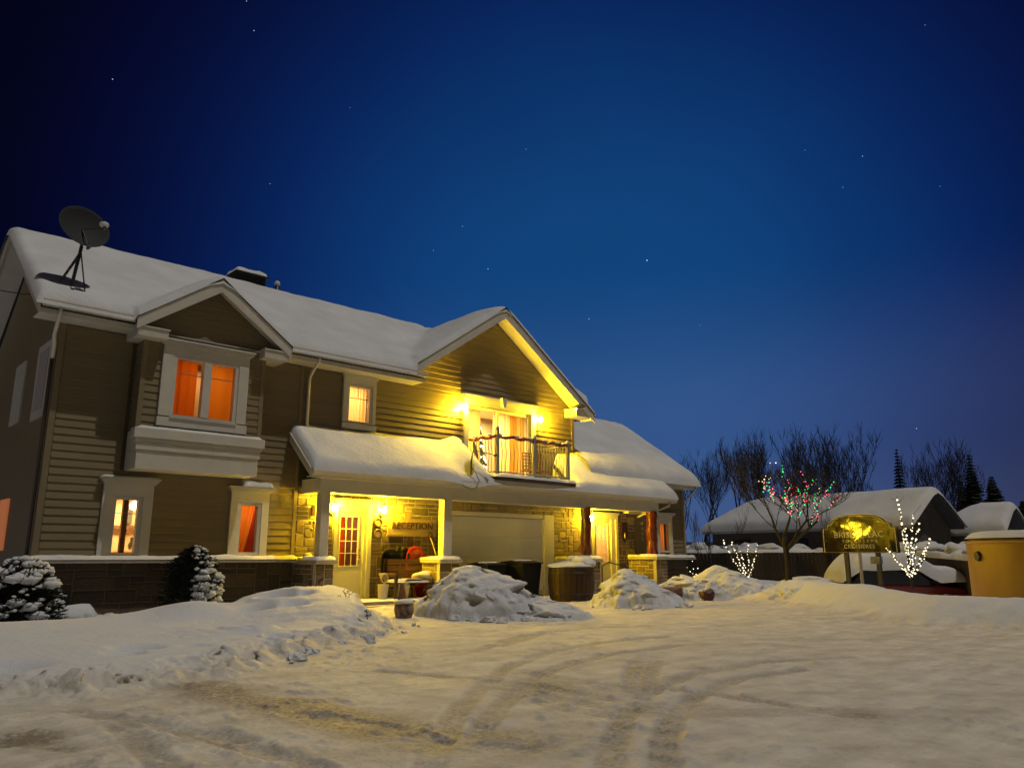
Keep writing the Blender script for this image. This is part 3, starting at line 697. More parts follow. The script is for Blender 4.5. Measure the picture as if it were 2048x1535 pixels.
# --- base stone wall, ledge, ledge snow
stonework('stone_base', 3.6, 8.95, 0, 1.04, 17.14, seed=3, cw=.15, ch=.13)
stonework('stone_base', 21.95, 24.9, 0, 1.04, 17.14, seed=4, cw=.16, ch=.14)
b = MB(); b.box(3.42, 8.9, 16.80, YW, 1.045, 1.11); b.build('stone_ledge', CAPS, HOUSE, bevel=.01)
b = MB(); b.box(21.9, 25.0, 16.82, YW, 1.045, 1.11); b.build('stone_ledge', CAPS, HOUSE, bevel=.01)
snow_strip(3.42, 8.9, 16.79, YW-.03, 1.112, .08, 'ledge_snow', HOUSE, n=80, seed=5, amp=.5)
snow_strip(21.95, 25.0, 16.81, YW-.03, 1.112, .09, 'ledge_snow', HOUSE, n=40, seed=6, amp=.5)
# --- porch stone walls
YS = YW-.02
stonework('stone_wall', 8.99, D1[0], .12, 2.66, YS, seed=11)
stonework('stone_wall', D1[1], GR[0], .12, 2.66, YS, seed=12)
stonework('stone_wall', D1[0], D1[1], D1[3]+.01, 2.66, YS, seed=13, ch=.075)
stonework('stone_wall', GR[0], GR[1], GR[3], 2.66, YS, seed=14, ch=.118)
stonework('stone_wall', GR[1], D2[0], .12, 2.66, YS, seed=15)
stonework('stone_wall', D2[1], 21.86, .12, 2.66, YS, seed=16)
b = MB(); b.box(8.99, 21.86, YS+.12, YS+.22, 2.0, 2.66).box(8.99, 10.0, YS+.12, YS+.22, 0, 2.0).box(11.08, 13.25, YS+.12, YS+.22, 0, 2.0).box(17.78, 19.6, YS+.12, YS+.22, 0, 2.0).box(20.9, 21.86, YS+.12, YS+.22, 0, 2.0)
# keep the openings clear of the backing
b = MB()
for r in rects(8.99, 21.86, 0, 2.66, [D1, D2, GR]): b.box(r[0], r[1], YS+.121, YS+.22, r[2], r[3])
b.build('wall', SHEATH, HOUSE)

# --- doors
def door(D, y, lx0, lx1, glass, cols, rows, name='door', hx=None):
    x0, x1, z0, z1 = D; b = MB()
    b.box(x0, lx0-.004, y-.05, y+.15, z0, z1); b.box(lx1+.004, x1-.12, y-.02, y+.15, z0, z1-.1); b.box(x1-.118, x1, y-.05, y+.15, z0, z1)
    b.box(x0+.003, x1-.003, y-.056, y+.15, z1-.14, z1+.002); b.box(lx0-.004, lx1+.004, y+.02, y+.15, z1-.24, z1-.142)
    for k in range(3): b.box(x0-.02-.012*k, x1+.02+.012*k, y-.07-.015*k, y-.02, z1+.004+k*.025, z1+.026+k*.025)
    fr = b.build(name, DOORM, HOUSE)
    g0, g1, h0, h1 = glass; lf = MB()
    for r in rects(lx0, lx1, z0+.03, z1-.25, [glass]): lf.box(r[0], r[1], y+.04, y+.09, r[2], r[3])
    lf.box(g0-.03, g0, y+.025, y+.04, h0-.03, h1+.03); lf.box(g1, g1+.03, y+.025, y+.04, h0-.03, h1+.03); lf.box(g0, g1, y+.026, y+.04, h1, h1+.03); lf.box(g0, g1, y+.026, y+.04, h0-.03, h0)
    lf.build('leaf', DOORM, fr)
    gb = MB()
    for k in range(1, cols): gx = g0+(g1-g0)*k/cols; gb.box(gx-.010, gx+.010, y+.046, y+.058, h0, h1)
    for k in range(1, rows): gz = h0+(h1-h0)*k/rows; gb.box(g0, g1, y+.044, y+.056, gz-.010, gz+.010)
    gb.build('glazing_bar', WHITE, fr)
    p = MB(); p.quad((g0, y+.065, h0), (g1, y+.065, h0), (g1, y+.065, h1), (g0, y+.065, h1)); p.build('pane', GLASS, fr)
    hd = MB(); hx = hx or lx1-.07; hd.box(hx-.02, hx+.02, y+.022, y+.038, .98, 1.22); hd.tube([(hx, y+.03, 1.1), (hx, y-.02, 1.1), (hx-.09, y-.02, 1.1)], .011, 8); hd.lathe([(.001, 0), (.024, .0), (.024, .012), (.001, .014)], (hx, y+.02, 1.32), 12, Matrix.Rotation(R(90), 3, 'X'))
    hd.build('handle', mat('brass', (.5, .36, .14), .3, metal=.8), fr)
    return fr
door(D1, YW-.03, 10.10, 10.86, (10.22, 10.74, .95, 2.14), 3, 4)
door(D2, YW-.03, 19.70, 20.56, (19.84, 20.43, .98, 2.16), 3, 5)
b = MB()
for x0, x1 in ((10.0, 11.1), (19.6, 20.9)): b.box(x0, x1, YW-.16, YW-.03, .1, .15)
b.build('door_sill', CAPS, HOUSE)
room(10.0, 11.0, .2, 2.4, YW+.21, .9, 16.0, (1, .5, .2), m=mat('dark_hall', (.20, .09, .05), .8))
curtain(10.14, 10.42, .7, 2.3, YW+.16, C_RED, 'bright red curtain behind the reception door glass', 4, .02)
room(19.6, 20.8, .2, 2.5, YW+.21, .9, 26, (1, .62, .3))
curtain(19.80, 20.02, .8, 2.3, YW+.17, C_RED, 'red curtain edge in the right hand door glass', 2, .015)
curtain(20.0, 20.5, .8, 2.3, YW+.2, C_CREAM, 'cream curtain behind the right hand door glass', 5, .015)

# --- garage door of four sections
b = MB(); b.box(GR[0], GR[0]+.42, YW-.06, YW+.15, 0, GR[3]-.005); b.box(GR[1]-.42, GR[1], YW-.06, YW+.15, 0, GR[3]-.005); b.box(GR[0]+.42, GR[1]-.42, YW-.055, YW+.15, GR[3]-.13, GR[3]-.006)
gd = b.build('garage_door', mat('garage_frame_paint', (.66, .63, .53), .5), HOUSE)
for k in range(4):
    z0 = k*.57; s = MB(); s.box(GR[0]+.42, GR[1]-.42, YW+.02, YW+.06, z0+.001, z0+.568); s.build('door_section', GARM, gd, bevel=.003)
b = MB(); b.box(15.3, 15.5, YW+.04, YW+.06, .9, .93); b.build('handle', BLACK, gd)

# --- balcony slider
x0, x1, z0, z1 = SL; b = MB()
b.box(x0-.16, x0-.002, YW-.06, YW+.15, z0, z1+.02); b.box(x1+.002, x1+.16, YW-.06, YW+.15, z0, z1+.02); b.box(x0-.16, x1+.16, YW-.065, YW+.15, z1+.022, z1+.2)
sl = b.build('balcony_door', WHITE, HOUSE)
b = MB()
for k in range(3): b.box(x0-.2-.03*k, x1+.2+.03*k, YW-.09-.035*k, YW-.03, z1+.16+k*.05, z1+.2075+k*.05)
b.build('cornice', WHITE, sl)
b = MB(); b.prism([(15.42, YW-.24, z1+.33), (15.62, YW-.24, z1+.33), (15.58, YW-.24, z1+.05), (15.46, YW-.24, z1+.05)], (0, .12, 0)); b.build('keystone', WHITE, sl)
b = MB()
for xx in (x0, 15.44, x1-.09): b.box(xx, xx+.09, YW+.04, YW+.1, z0+.08, z1-.08)
b.box(x0, x1, YW+.042, YW+.098, z1-.08, z1+.02); b.box(x0, x1, YW+.042, YW+.098, z0, z0+.08); b.build('sash', WHITE, sl)
b = MB(); b.quad((x0, YW+.07, z0), (x1, YW+.07, z0), (x1, YW+.07, z1), (x0, YW+.07, z1)); b.build('pane', GLASS, sl)

# --- roofs : deck, fascia, soffit, gutters
YE = 16.6; ZE = 5.98; SLP = .65; YR = 20.95
mainz = lambda y: ZE+(y-YE)*SLP
ZR = mainz(YR)
b = MB()                                                   # main deck
zc = ZE+(17.5-YE)*SLP
b.prism([(3.08, 17.5, zc), (3.08, YR, ZR), (3.08, 25.3, ZE), (3.08, 25.3, ZE-.12), (3.08, YR, ZR-.12), (3.08, 17.5, zc-.12)], (16.2, 0, 0)); b.build('roof_deck', ROOFM, HOUSE)
for xa, xb in ((3.08, 4.9), (8.1, 12.22)):
    MB().prism([(xa, YE, ZE), (xa, 17.499, zc), (xa, 17.499, zc-.12), (xa, YE, ZE-.12)], (xb-xa, 0, 0)).build('eave_deck', ROOFM, HOUSE)
b = MB(); b.box(3.08, 12.25, YE+.02, YW-.03, 5.775, 5.795); b.build('soffit', WHITE, HOUSE)
def gutter(x0, x1, y, z, h=.13, d=.11, m=WHITE, name='gutter'):
    pts = [(x0, y, z+h), (x0, y-d, z+h), (x0, y-d*1.02, z+h*.80), (x0, y-d*.80, z+h*.45), (x0, y-d*.62, z), (x0, y, z)]
    return MB().prism(pts, (x1-x0, 0, 0)).build(name, m, HOUSE)
MB().box(3.08, 4.86, YE-.0, YE+.02, 5.76, 6.0).build('fascia', WHITE, HOUSE); MB().box(8.14, 12.25, YE-.0, YE+.02, 5.76, 6.0).build('fascia', WHITE, HOUSE)
gutter(3.10, 4.84, YE-.002, 5.90); gutter(8.16, 12.28, YE-.002, 5.90)
# left rake
b = MB()
b.prism([(3.04, YE, ZE-.22), (3.04, YE, ZE+.03), (3.04, YR, ZR+.03), (3.04, YR, ZR-.2)], (.038, 0, 0)); b.prism([(3.04, 25.3, ZE-.22), (3.04, 25.3, ZE+.03), (3.04, YR+.002, ZR+.03), (3.04, YR+.002, ZR-.2)], (.038, 0, 0))
b.build('rake_board', WHITE, HOUSE)
b = MB(); b.prism([(3.08, YE, ZE-.14), (3.6, YE, ZE-.14), (3.6, YR, ZR-.14), (3.08, YR, ZR-.14)], (0, 0, -.02)); b.prism([(3.08, 25.3, ZE-.14), (3.6, 25.3, ZE-.14), (3.6, YR+.01, ZR-.14), (3.08, YR+.01, ZR-.14)], (0, 0, -.02)); b.build('soffit', WHITE, HOUSE)
def gable_trim(xl, xp, xr, zl, zp, zr, y, yw, w=.24, name='rake_board'):
    b = MB(); d = .03
    b.prism([(xl, y, zl), (xl, y, zl-w), (xp, y, zp-w*1.18), (xp, y, zp)], (0, d, 0)); b.prism([(xr, y, zr), (xp+.001, y, zp), (xp+.001, y, zp-w*1.18), (xr, y, zr-w)], (0, d, 0)); b.build(name, WHITE, HOUSE)
    b = MB(); b.prism([(xl, y-.02, zl+.035), (xl, y-.02, zl+.002), (xp, y-.02, zp+.002), (xp, y-.02, zp+.035)], (0, .06, 0)); b.prism([(xr, y-.02, zr+.035), (xp+.001, y-.02, zp+.035), (xp+.001, y-.02, zp+.002), (xr, y-.02, zr+.002)], (0, .06, 0)); b.build('drip_edge', BLACK, HOUSE)
    b = MB(); e = w*.55
    b.prism([(xl, y+d+.001, zl-e), (xp, y+d+.001, zp-e), (xp, y+d+.001, zp-e-.02), (xl, y+d+.001, zl-e-.02)], (0, yw-y-d, 0)); b.prism([(xr, y+d+.001, zr-e), (xp, y+d+.001, zp-e-.001), (xp, y+d+.001, zp-e-.021), (xr, y+d+.001, zr-e-.02)], (0, yw-y-d, 0)); b.build('soffit', WHITE, HOUSE)
Y1 = 16.38; Y2 = 16.6
gable_trim(4.78, 6.47, 8.22, 5.98, 7.20, 5.95, Y1, YB, .25)
gable_trim(11.98, 15.23, 19.22, 6.24, 8.52, 5.72, Y2, YW, .26)
# box returns
def box_return(x0, x1, y0, y1, z0, z1, name='eave_return'):
    b = MB(); b.box(x0, x1, y0, y1, z0, z1); b.box(x0-.025, x1+.025, y0-.025, y1, z1+.002, z1+.03); b.build(name, WHITE, HOUSE)
box_return(4.82, 5.43, Y1+.034, YW-.04, 5.62, 5.80); box_return(7.58, 8.18, Y1+.034, YW-.04, 5.62, 5.80)
box_return(18.36, 19.18, Y2+.034, YW-.04, 5.60, 5.84)
# gable decks
def gable_deck(xl, xp, xr, zl, zp, zr, y0, y1):
    b = MB(); t = .1
    b.prism([(xl, y0, zl), (xp, y0, zp), (xr, y0, zr), (xr, y0, zr-t), (xp, y0, zp-t), (xl, y0, zl-t)], (0, y1-y0, 0)); b.build('roof_deck', ROOFM, HOUSE)
gable_deck(4.79, 6.47, 8.21, 5.97, 7.19, 5.94, Y1+.035, 18.6); gable_deck(11.99, 15.23, 19.21, 6.23, 8.51, 5.71, Y2+.035, 20.6)
# upper snow blanket as one height field over all three roofs
def roof_snow():
    xs = np.unique(np.concatenate([np.linspace(2.98, 3.3, 8), np.linspace(3.3, 4.70, 18), np.linspace(4.70, 4.84, 5), np.linspace(4.9, 8.1, 46), np.linspace(8.14, 8.32, 5), np.linspace(8.4, 11.9, 34), np.linspace(11.9, 19.0, 90), np.linspace(19.0, 19.3, 8)]))
    t = np.concatenate([np.linspace(0, .07, 10)**1.0, np.linspace(.085, 1, 56)])
    Xg, T = np.meshgrid(xs, t, indexing='ij')
    yf = np.where((Xg > 4.76) & (Xg < 8.24), Y1-.03, YE-.13); yf = np.where(Xg > 11.95, Y2-.03, yf)
    yb = 22.6; Y = yf+(yb-yf)*T
    m = ZE+(np.minimum(Y, YR)-YE)*SLP-np.maximum(Y-YR, 0)*SLP
    m = np.where(Xg > 12.2, np.where(Y < 16.9, -5, m), m)
    g1 = np.where(Xg < 6.47, 7.20-(6.47-Xg)*.722, 7.20-(Xg-6.47)*.714); g1 = np.where((Xg < 4.76) | (Xg > 8.24), -9, g1); g1 = np.where(Y > 18.7, -9, g1)
    g2 = np.where(Xg < 15.23, 8.52-(15.23-Xg)*.70, 8.52-(Xg-15.23)*.70); g2 = np.where(Xg < 11.93, -9, g2); g2 = np.where(Y > 20.9, -9, g2)
    d = np.maximum(m, np.maximum(g1, g2))
    k = .10
    mm = lambda a, b_: np.where((a < -3) | (b_ < -3), np.maximum(a, b_), .5*(a+b_+np.sqrt((a-b_)**2+k*k)))
    top = mm(mm(m, g1), g2)
    th = .27*(1+.22*fbm(Xg*.7, Y*.7, 4, 7))
    # round off ridge peaks
    for xp, zp, yl in ((6.47, 7.2, 18.7), (15.23, 8.52, 20.9)):
        top = top-.10*np.exp(-((Xg-xp)/.20)**2)*(Y < yl)
    top = top-.12*np.exp(-((Y-YR)/.28)**2)
    def edge(dd, r): return np.sqrt(np.clip(1-(1-np.clip(dd/r, 0, 1))**2, 0, 1))
    e = edge(Y-yf, .26)*edge(Xg-2.98, .22)*edge(19.3-Xg, .22)
    narrow = np.exp(-((Y-yf)/.5)**2)*np.where(((Xg > 4.76) & (Xg < 8.24)) | (Xg > 11.95), 1, 0)
    Z = top+th*e*(1-.22*narrow)+.01+.012*fbm(Xg*3, Y*3, 3, 17)*e
    gridmesh('roof_snow', Xg, Y, Z, SNOW, HOUSE)
roof_snow()

# --- porch roof
PX0, PX1, PYE, PZE, PS = 8.72, 22.75, 16.05, 3.10, .82
pz = lambda y: PZE+(y-PYE)*PS
for xa, xb in ((PX0, 14.1), (17.75, PX1)): MB().prism([(xa, PYE, PZE), (xa, YW-.03, pz(YW)), (xa, YW-.03, pz(YW)-.1), (xa, PYE, PZE-.1)], (xb-xa, 0, 0)).build('porch_roof_deck', ROOFM, HOUSE)
MB().prism([(14.1, PYE, PZE), (14.1, PYE+.08, PZE+.06), (14.1, PYE+.08, PZE-.1), (14.1, PYE, PZE-.1)], (3.65, 0, 0)).build('porch_roof_deck', ROOFM, HOUSE)
b = MB(); b.prism([(PX0-.03, PYE-.02, PZE-.16), (PX0-.03, PYE-.02, PZE+.03), (PX0-.03, YW-.03, pz(YW)+.04), (PX0-.03, YW-.03, pz(YW)-.17)], (.028, 0, 0)); b.prism([(PX0-.05, PYE-.03, PZE+.032), (PX0-.05, PYE-.03, PZE+.055), (PX0-.05, YW-.03, pz(YW)+.065), (PX0-.05, YW-.03, pz(YW)+.042)], (.06, 0, 0)); b.build('rake_board', WHITE, HOUSE)
b = MB(); b.prism([(PX1, PYE-.02, PZE-.16), (PX1, PYE-.02, PZE+.03), (PX1, YW-.03, pz(YW)+.04), (PX1, YW-.03, pz(YW)-.17)], (.03, 0, 0)); b.build('rake_board', WHITE, HOUSE)
b = MB(); b.box(PX0, PX1, PYE-.002, PYE+.02, 2.96, 3.12); b.build('fascia', WHITE, HOUSE); gutter(PX0, PX1, PYE-.004, 2.99, .135, .12)
b = MB(); b.box(PX0, PX1, PYE+.02, 16.28, 2.955, 2.975); b.build('soffit', WHITE, HOUSE)
b = MB(); b.box(9.08, 22.08, 16.28, 16.48, 2.63, 2.97); b.box(9.08, 9.26, 16.48, YW-.04, 2.632, 2.97); b.box(21.92, 22.08, 16.48, YW-.04, 2.632, 2.97); b.build('porch_beam', WHITE, HOUSE, bevel=.006)
b = MB(); b.box(9.261, 21.919, 16.481, YW-.05, 2.665, 2.69); b.build('porch_ceiling', WHITE, HOUSE)
b = MB(); b.box(21.2, 21.9, 16.9, YW-.05, 2.60, 2.66); b.build('ceiling_trim', WHITE, HOUSE)
def shed_snow(name, x0, x1, yf, yb, zf, sl, th, r=.24, cut=None, n=140, seed=0):
    xs = np.unique(np.concatenate([np.linspace(x0, x0+.35, 12), np.linspace(x0+.35, x1-.35, n), np.linspace(x1-.35, x1, 12)])); t = np.concatenate([np.linspace(0, .16, 12), np.linspace(.18, 1, 22)])
    X, T = np.meshgrid(xs, t, indexing='ij'); Y = yf+(yb-yf)*T
    edge = lambda dd, r: np.sqrt(np.clip(1-(1-np.clip(dd/r, 0, 1))**2, 0, 1))
    e = edge(Y-yf, r)*edge(X-x0, r)*edge(x1-X, r)
    h = th*(1+.2*fbm(X*.7+seed, Y*.9, 3, 23+seed))
    Z = zf+(Y-yf)*sl+h*e+.015*fbm(X*3, Y*3, 3, 27)*e+.004
    if cut: Z = cut(X, Y, Z)
    return gridmesh(name, X, Y, Z, SNOW, HOUSE)
def balcony_cut(X, Y, Z):
    inb = sstep(14.0, 14.3, X)*sstep(18.0, 17.6, X)
    Zb = np.minimum(Z, 3.34+.02*fbm(X*4, Y*4, 3, 3)); Zb = np.where(Y < 16.0, np.minimum(Z, 3.25), Zb)
    drift = .16*np.exp(-((X-13.75)/.35)**2)*sstep(15.95, 16.3, Y)
    Z = Z*(1-inb)+Zb*inb+drift
    # snow slid off towards the right
    Z = Z+.16*np.exp(-((X-19.2)/.9)**2)*sstep(16.3, 17.1, Y)-.12*np.exp(-((X-13.4)/.5)**2)*sstep(16.6, 16.0, Y)
    return Z
shed_snow('porch_roof_snow', PX0-.01, PX1+.03, PYE-.14, YW-.03, PZE-.02, PS, .22, r=.17, cut=balcony_cut)

# --- right wing roof
WX0, WX1, WYE, WZE, WS = 18.85, 24.98, 16.62, 3.80, .70
WYR = 20.3
wz = lambda y: WZE+(y-WYE)*WS
b = MB(); b.prism([(WX0, WYE, WZE), (WX0, WYR, wz(WYR)), (WX0, 24.0, WZE), (WX0, 24.0, WZE-.1), (WX0, WYR, wz(WYR)-.1), (WX0, WYE, WZE-.1)], (WX1-WX0, 0, 0)); b.build('wing_roof_deck', ROOFM, HOUSE)
b = MB(); b.box(21.9, WX1, WYE-.0, WYE+.02, 3.60, 3.82); b.build('fascia', WHITE, HOUSE); MB().box(21.9, WX1, WYE+.022, YW-.03, 3.60, 3.62).build('soffit', WHITE, HOUSE); b = MB(); b.prism([(WX1+.001, WYE, WZE-.2), (WX1+.001, WYE, WZE+.03), (WX1+.001, WYR, wz(WYR)+.03), (WX1+.001, WYR, wz(WYR)-.2)], (.03, 0, 0)); b.build('rake_board', WHITE, HOUSE)
gutter(21.95, WX1+.02, WYE-.002, 3.68)
def wing_snow():
    x0, x1 = 18.84, 25.08; xs = np.unique(np.concatenate([np.linspace(x0, x1-.4, 50), np.linspace(x1-.4, x1, 14)])); t = np.concatenate([np.linspace(0, .06, 10), np.linspace(.07, 1, 50)])
    X, T = np.meshgrid(xs, t, indexing='ij'); yf = 16.47; yb = 21.6; Y = yf+(yb-yf)*T
    d = WZE+(np.minimum(Y, WYR)-WYE)*WS-np.maximum(Y-WYR, 0)*WS-.12*np.exp(-((Y-WYR)/.3)**2)
    edge = lambda dd, r: np.sqrt(np.clip(1-(1-np.clip(dd/r, 0, 1))**2, 0, 1))
    e = edge(Y-yf, .32)*edge(x1-X, .35)
    Z = d+.36*e*(1+.15*fbm(X*.8, Y*.8, 3, 67))+.012*fbm(X*3, Y*3, 3, 68)
    gridmesh('wing_roof_snow', X, Y, Z, SNOW, HOUSE)
wing_snow()

# --- downpipes
def pipe(P, r=.036, name='downpipe'): return MB().tube(P, r, 8).build(name, WHITE, HOUSE, smooth=True)
pipe([(3.42, 16.55, 5.93), (3.42, 16.60, 5.78), (3.44, 16.95, 5.45), (3.50, 17.12, 5.25), (3.52, 17.24, 5.05)])
MB().tube([(3.52, 17.25, 5.045), (3.52, 17.27, 4.8), (3.52, 17.27, .2)], .036, 8).build('downpipe', mat('shade_toned_pipe', (.06, .04, .03), .5), HOUSE, smooth=True)  # lower run of the white pipe, coloured dark to imitate the corner's shade
pipe([(9.05, 16.55, 5.92), (9.05, 16.58, 5.80), (9.07, 16.9, 5.62), (9.10, 17.10, 5.48), (9.10, 17.12, 5.3), (9.10, 17.12, 4.15)])
pipe([(22.35, 16.0, 3.0), (22.35, 16.02, 2.86), (22.1, 16.35, 2.70), (22.0, 16.9, 2.58), (21.98, 17.1, 2.5)])
pipe([(24.86, 16.58, 3.70), (24.86, 16.62, 3.6), (24.9, 16.95, 3.32), (24.92, 17.15, 3.2), (24.92, 17.22, 2.9), (24.92, 17.22, .3)])
# --- posts on piers
b = MB(); b.box(9.13, 9.36, 16.26, 16.49, 1.13, 2.628); b.build('porch_post', WHITE, HOUSE, bevel=.01)
b = MB(); b.box(12.73, 13.0, 16.26, 16.49, 1.13, 2.628); b.build('porch_post', WHITE, HOUSE, bevel=.01)
def log_post(x, y, z0, z1, r, seed):
    rnd = random.Random(seed); b = MB(); n = 26; k = 22; base = len(b.v)
    for i in range(n+1):
        z = z0+(z1-z0)*i/n
        for j in range(k):
            w = 2*math.pi*j/k; q = r*(1.0+.10*mnoise.noise(Vector((math.cos(w)*1.1, math.sin(w)*1.1, z*3.2+seed)))*2+.05*mnoise.noise(Vector((math.cos(w)*3, math.sin(w)*3, z*9+seed)))*2)*(1.06-.1*i/n)
            b.v.append((x+q*math.cos(w)+.015*math.sin(z*5+seed), y+q*math.sin(w), z))
    for i in range(n):
        for j in range(k): j2 = (j+1) % k; b.f.append((i*k+j, i*k+j2, (i+1)*k+j2, (i+1)*k+j))
    o = b.build('log_post', LOGM, HOUSE, smooth=True); return o
log_post(18.42, 16.38, 1.1, 2.66, .155, 3); log_post(21.78, 16.38, 1.18, 2.66, .185, 8)
# piers with side walls
def pier(x0, x1, y0, y1, zt, seed, side_to=None, sx0=None, sx1=None, capw=.05):
    stonework('stone_pier', x0, x1, 0, zt, y0+.03, seed=seed, cw=.12, ch=.11)
    ys = side_to if side_to else y1
    stonework('stone_pier', y0+.03, ys, 0, zt, x0+.03, side=True, seed=seed+50, cw=.12, ch=.11)
    b = MB(); b.box(x0+.06, x1, y0+.151, y1, 0, zt-.002); b.build('pier_core', MORTAR, HOUSE)
    b = MB(); b.box(x0-capw, x1+capw, y0-capw, y1+capw, zt, zt+.09)
    if side_to: b.box(x0-capw+.01, (sx1 or x0+.3)+capw, y1+capw+.002, side_to, zt, zt+.088)
    b.build('pier_cap', CAPS, HOUSE, bevel=.012)
    snow_strip(x0-capw, x1+capw, y0-capw, y1+capw, zt+.092, .085, 'cap_snow', HOUSE, n=14, seed=seed)
    if side_to: snow_strip(x0-capw, (sx1 or x0+.3)+capw, y1+capw, side_to-.02, zt+.09, .07, 'cap_snow', HOUSE, n=14, seed=seed+1)
pier(8.97, 9.42, 16.05, 16.62, 1.0, 21, YS-.03)
pier(12.52, 13.16, 16.10, 16.62, 1.0, 22, YS-.03)
pier(17.85, 18.66, 16.0, 16.62, 1.0, 23, YS-.03)
pier(21.42, 22.02, 15.95, 16.62, 1.06, 24, YS-.03)
# porch floor and step
b = MB(); b.box(9.43, 12.5, 16.12, YW-.03, -.05, .12); b.build('porch_floor', mat('porch_boards', (.35, .30, .22), .7, noise=.2, nscale=6, stretch=(.4, 3, 1)), HOUSE)
b = MB(); b.box(9.6, 12.3, 15.80, 16.11, -.05, .045); b.build('step', CAPS, HOUSE)
snow_strip(9.45, 12.48, 16.14, YW-.1, .122, .02, 'floor_snow', HOUSE, n=40, seed=31, amp=.9)
b = MB(); b.box(18.67, 21.4, 16.1, YW-.03, -.05, .12); b.build('porch_floor', MATS['porch_boards'], HOUSE)
b = MB(); b.tube([(19.4, 16.6, .1), (19.4, 16.6, .85), (19.65, 16.55, .98), (20.2, 16.3, .85), (20.4, 16.2, .55), (20.4, 16.2, .1)], .022, 8); b.build('handrail', BLACK, HOUSE, smooth=True)

# --- roof vents behind the ridge
v = thing('roof_vent', 'wide black roof vent with a cap of snow just behind the ridge', 'roof vent', (9.0, 21.2, 8.7))
MB().box(8.7, 9.55, 21.0, 21.6, 8.6, 9.22).build('vent_body', BLACK, v); MB().box(8.62, 9.63, 20.92, 21.68, 9.22, 9.27).build('vent_cap', BLACK, v)
snow_strip(8.62, 9.63, 20.92, 21.68, 9.272, .14, 'snow_cap', v, n=16)
v = thing('vent_pipe', 'thin black vent pipe tipped with snow on the ridge', 'vent pipe', (9.95, 21.2, 8.7))
MB().tube([(10.02, 21.2, 8.6), (10.02, 21.2, 9.18)], .075, 12).build('pipe', BLACK, v, smooth=True); MB().blob((10.02, 21.2, 9.24), .09, .09, .09, .1, k=12).build('snow_cap', SNOW, v, smooth=True)

# ================================================================== BALCONY
bal = thing('balcony', 'small balcony with grey posts and thin balusters before the lit patio door', 'balcony', (15.8, 16.0, 3.3))
b = MB(); b.prism([(14.0, 17.1, 3.22), (14.0, 16.0, 3.22), (14.5, 15.86, 3.22), (16.0, 15.84, 3.22), (17.5, 15.92, 3.22), (17.5, 17.1, 3.22)], (0, 0, .09)); b.build('deck', mat('deck_wood', (.07, .04, .025), .8), bal)
def snow_poly_strip():
    xs = np.linspace(14.2, 17.5, 60); t = np.linspace(0, 1, 16); X, T = np.meshgrid(xs, t, indexing='ij')
    yf = 15.88+.05*np.sin(X*2); Y = yf+(16.8-yf)*T
    edge = lambda dd, r: np.sqrt(np.clip(1-(1-np.clip(dd/r, 0, 1))**2, 0, 1))
    Z = 3.312+.11*edge(Y-yf, .09)*edge(X-14.2, .1)*edge(17.5-X, .1)*(1+.5*fbm(X*3, Y*3, 3, 13))
    gridmesh('deck_snow', X, Y, Z, SNOW, bal)
snow_poly_strip()
RAIL = mat('grey_rail_metal', (.30, .29, .27), .5)
RP = [(14.30, 17.14), (14.28, 16.6), (14.32, 16.02), (15.0, 15.93), (15.78, 15.98), (17.25, 16.02)]
for (x, y, h) in ((14.36, 16.0, 4.66), (15.78, 15.98, 4.54), (17.25, 16.02, 4.52)):
    p = MB(); p.box(x-.045, x+.045, y-.045, y+.045, 3.32, h); p.build('post', RAIL, bal)
    MB().blob((x, y, h+.02), .065, .065, .06, .1, k=10).build('post_snow', SNOW, bal, smooth=True)
b = MB()
for z in (4.44, 3.46): b.tube([(x, y, z) for x, y in RP], .022, 8); b.tube([(17.25, 16.02, z), (17.25, 17.14, z)], .022, 8)
b.build('rail', RAIL, bal, smooth=True)
def along(P, step):
    out = []; 
    for (a, c) in zip(P[:-1], P[1:]):
        a = Vector(a); c = Vector(c); n = max(1, round((c-a).length/step))
        for i in range(n): out.append(a.lerp(c, (i+.5)/n))
    return out
bm = None
for k, q in enumerate(along(RP, .125)+along([(17.25, 16.02), (17.25, 17.14)], .14)):
    if bm is None:
        t = MB(); t.tube([(0, 0, -.48), (0, 0, -.2), (.012, -.02, -.05), (0, -.03, .1), (-.008, 0, .25), (0, 0, .48)], .011, 6)
        o = t.build('baluster', RAIL, bal, smooth=True, origin=(0, 0, 0)); bm = o.data; o.location = Vector((q.x, q.y, 3.95))-WL[bal.name]
    else: inst('baluster', bm, bal, (q.x, q.y, 3.95))
# garland wound along the rail
GA = mat('red_garland_tinsel', (.30, .05, .025), .7, noise=.5, nscale=40, bump=1, bscale=60)
gp = []; P = along(RP, .02); 
for i, q in enumerate(P): gp.append((q.x+.0, q.y+.03*math.sin(i*.22), 4.445+.022*math.cos(i*.22)))
b = MB(); b.tube(gp[::2], [.038+.014*random.random() for _ in gp[::2]], 7)
gl = thing('garland', 'red garland wound round the snowy top rail of the balcony', 'garland', (15.8, 16, 4.44)); b.build('tinsel', GA, gl)
b = MB()
for i in range(16, len(P), 15):
    if random.random() < .8: b.blob((P[i].x, P[i].y, 4.495), .10+.04*random.random(), .05, .035, .25, k=10, seed=i)
b.build('snow_clumps', SNOW, gl, smooth=True)
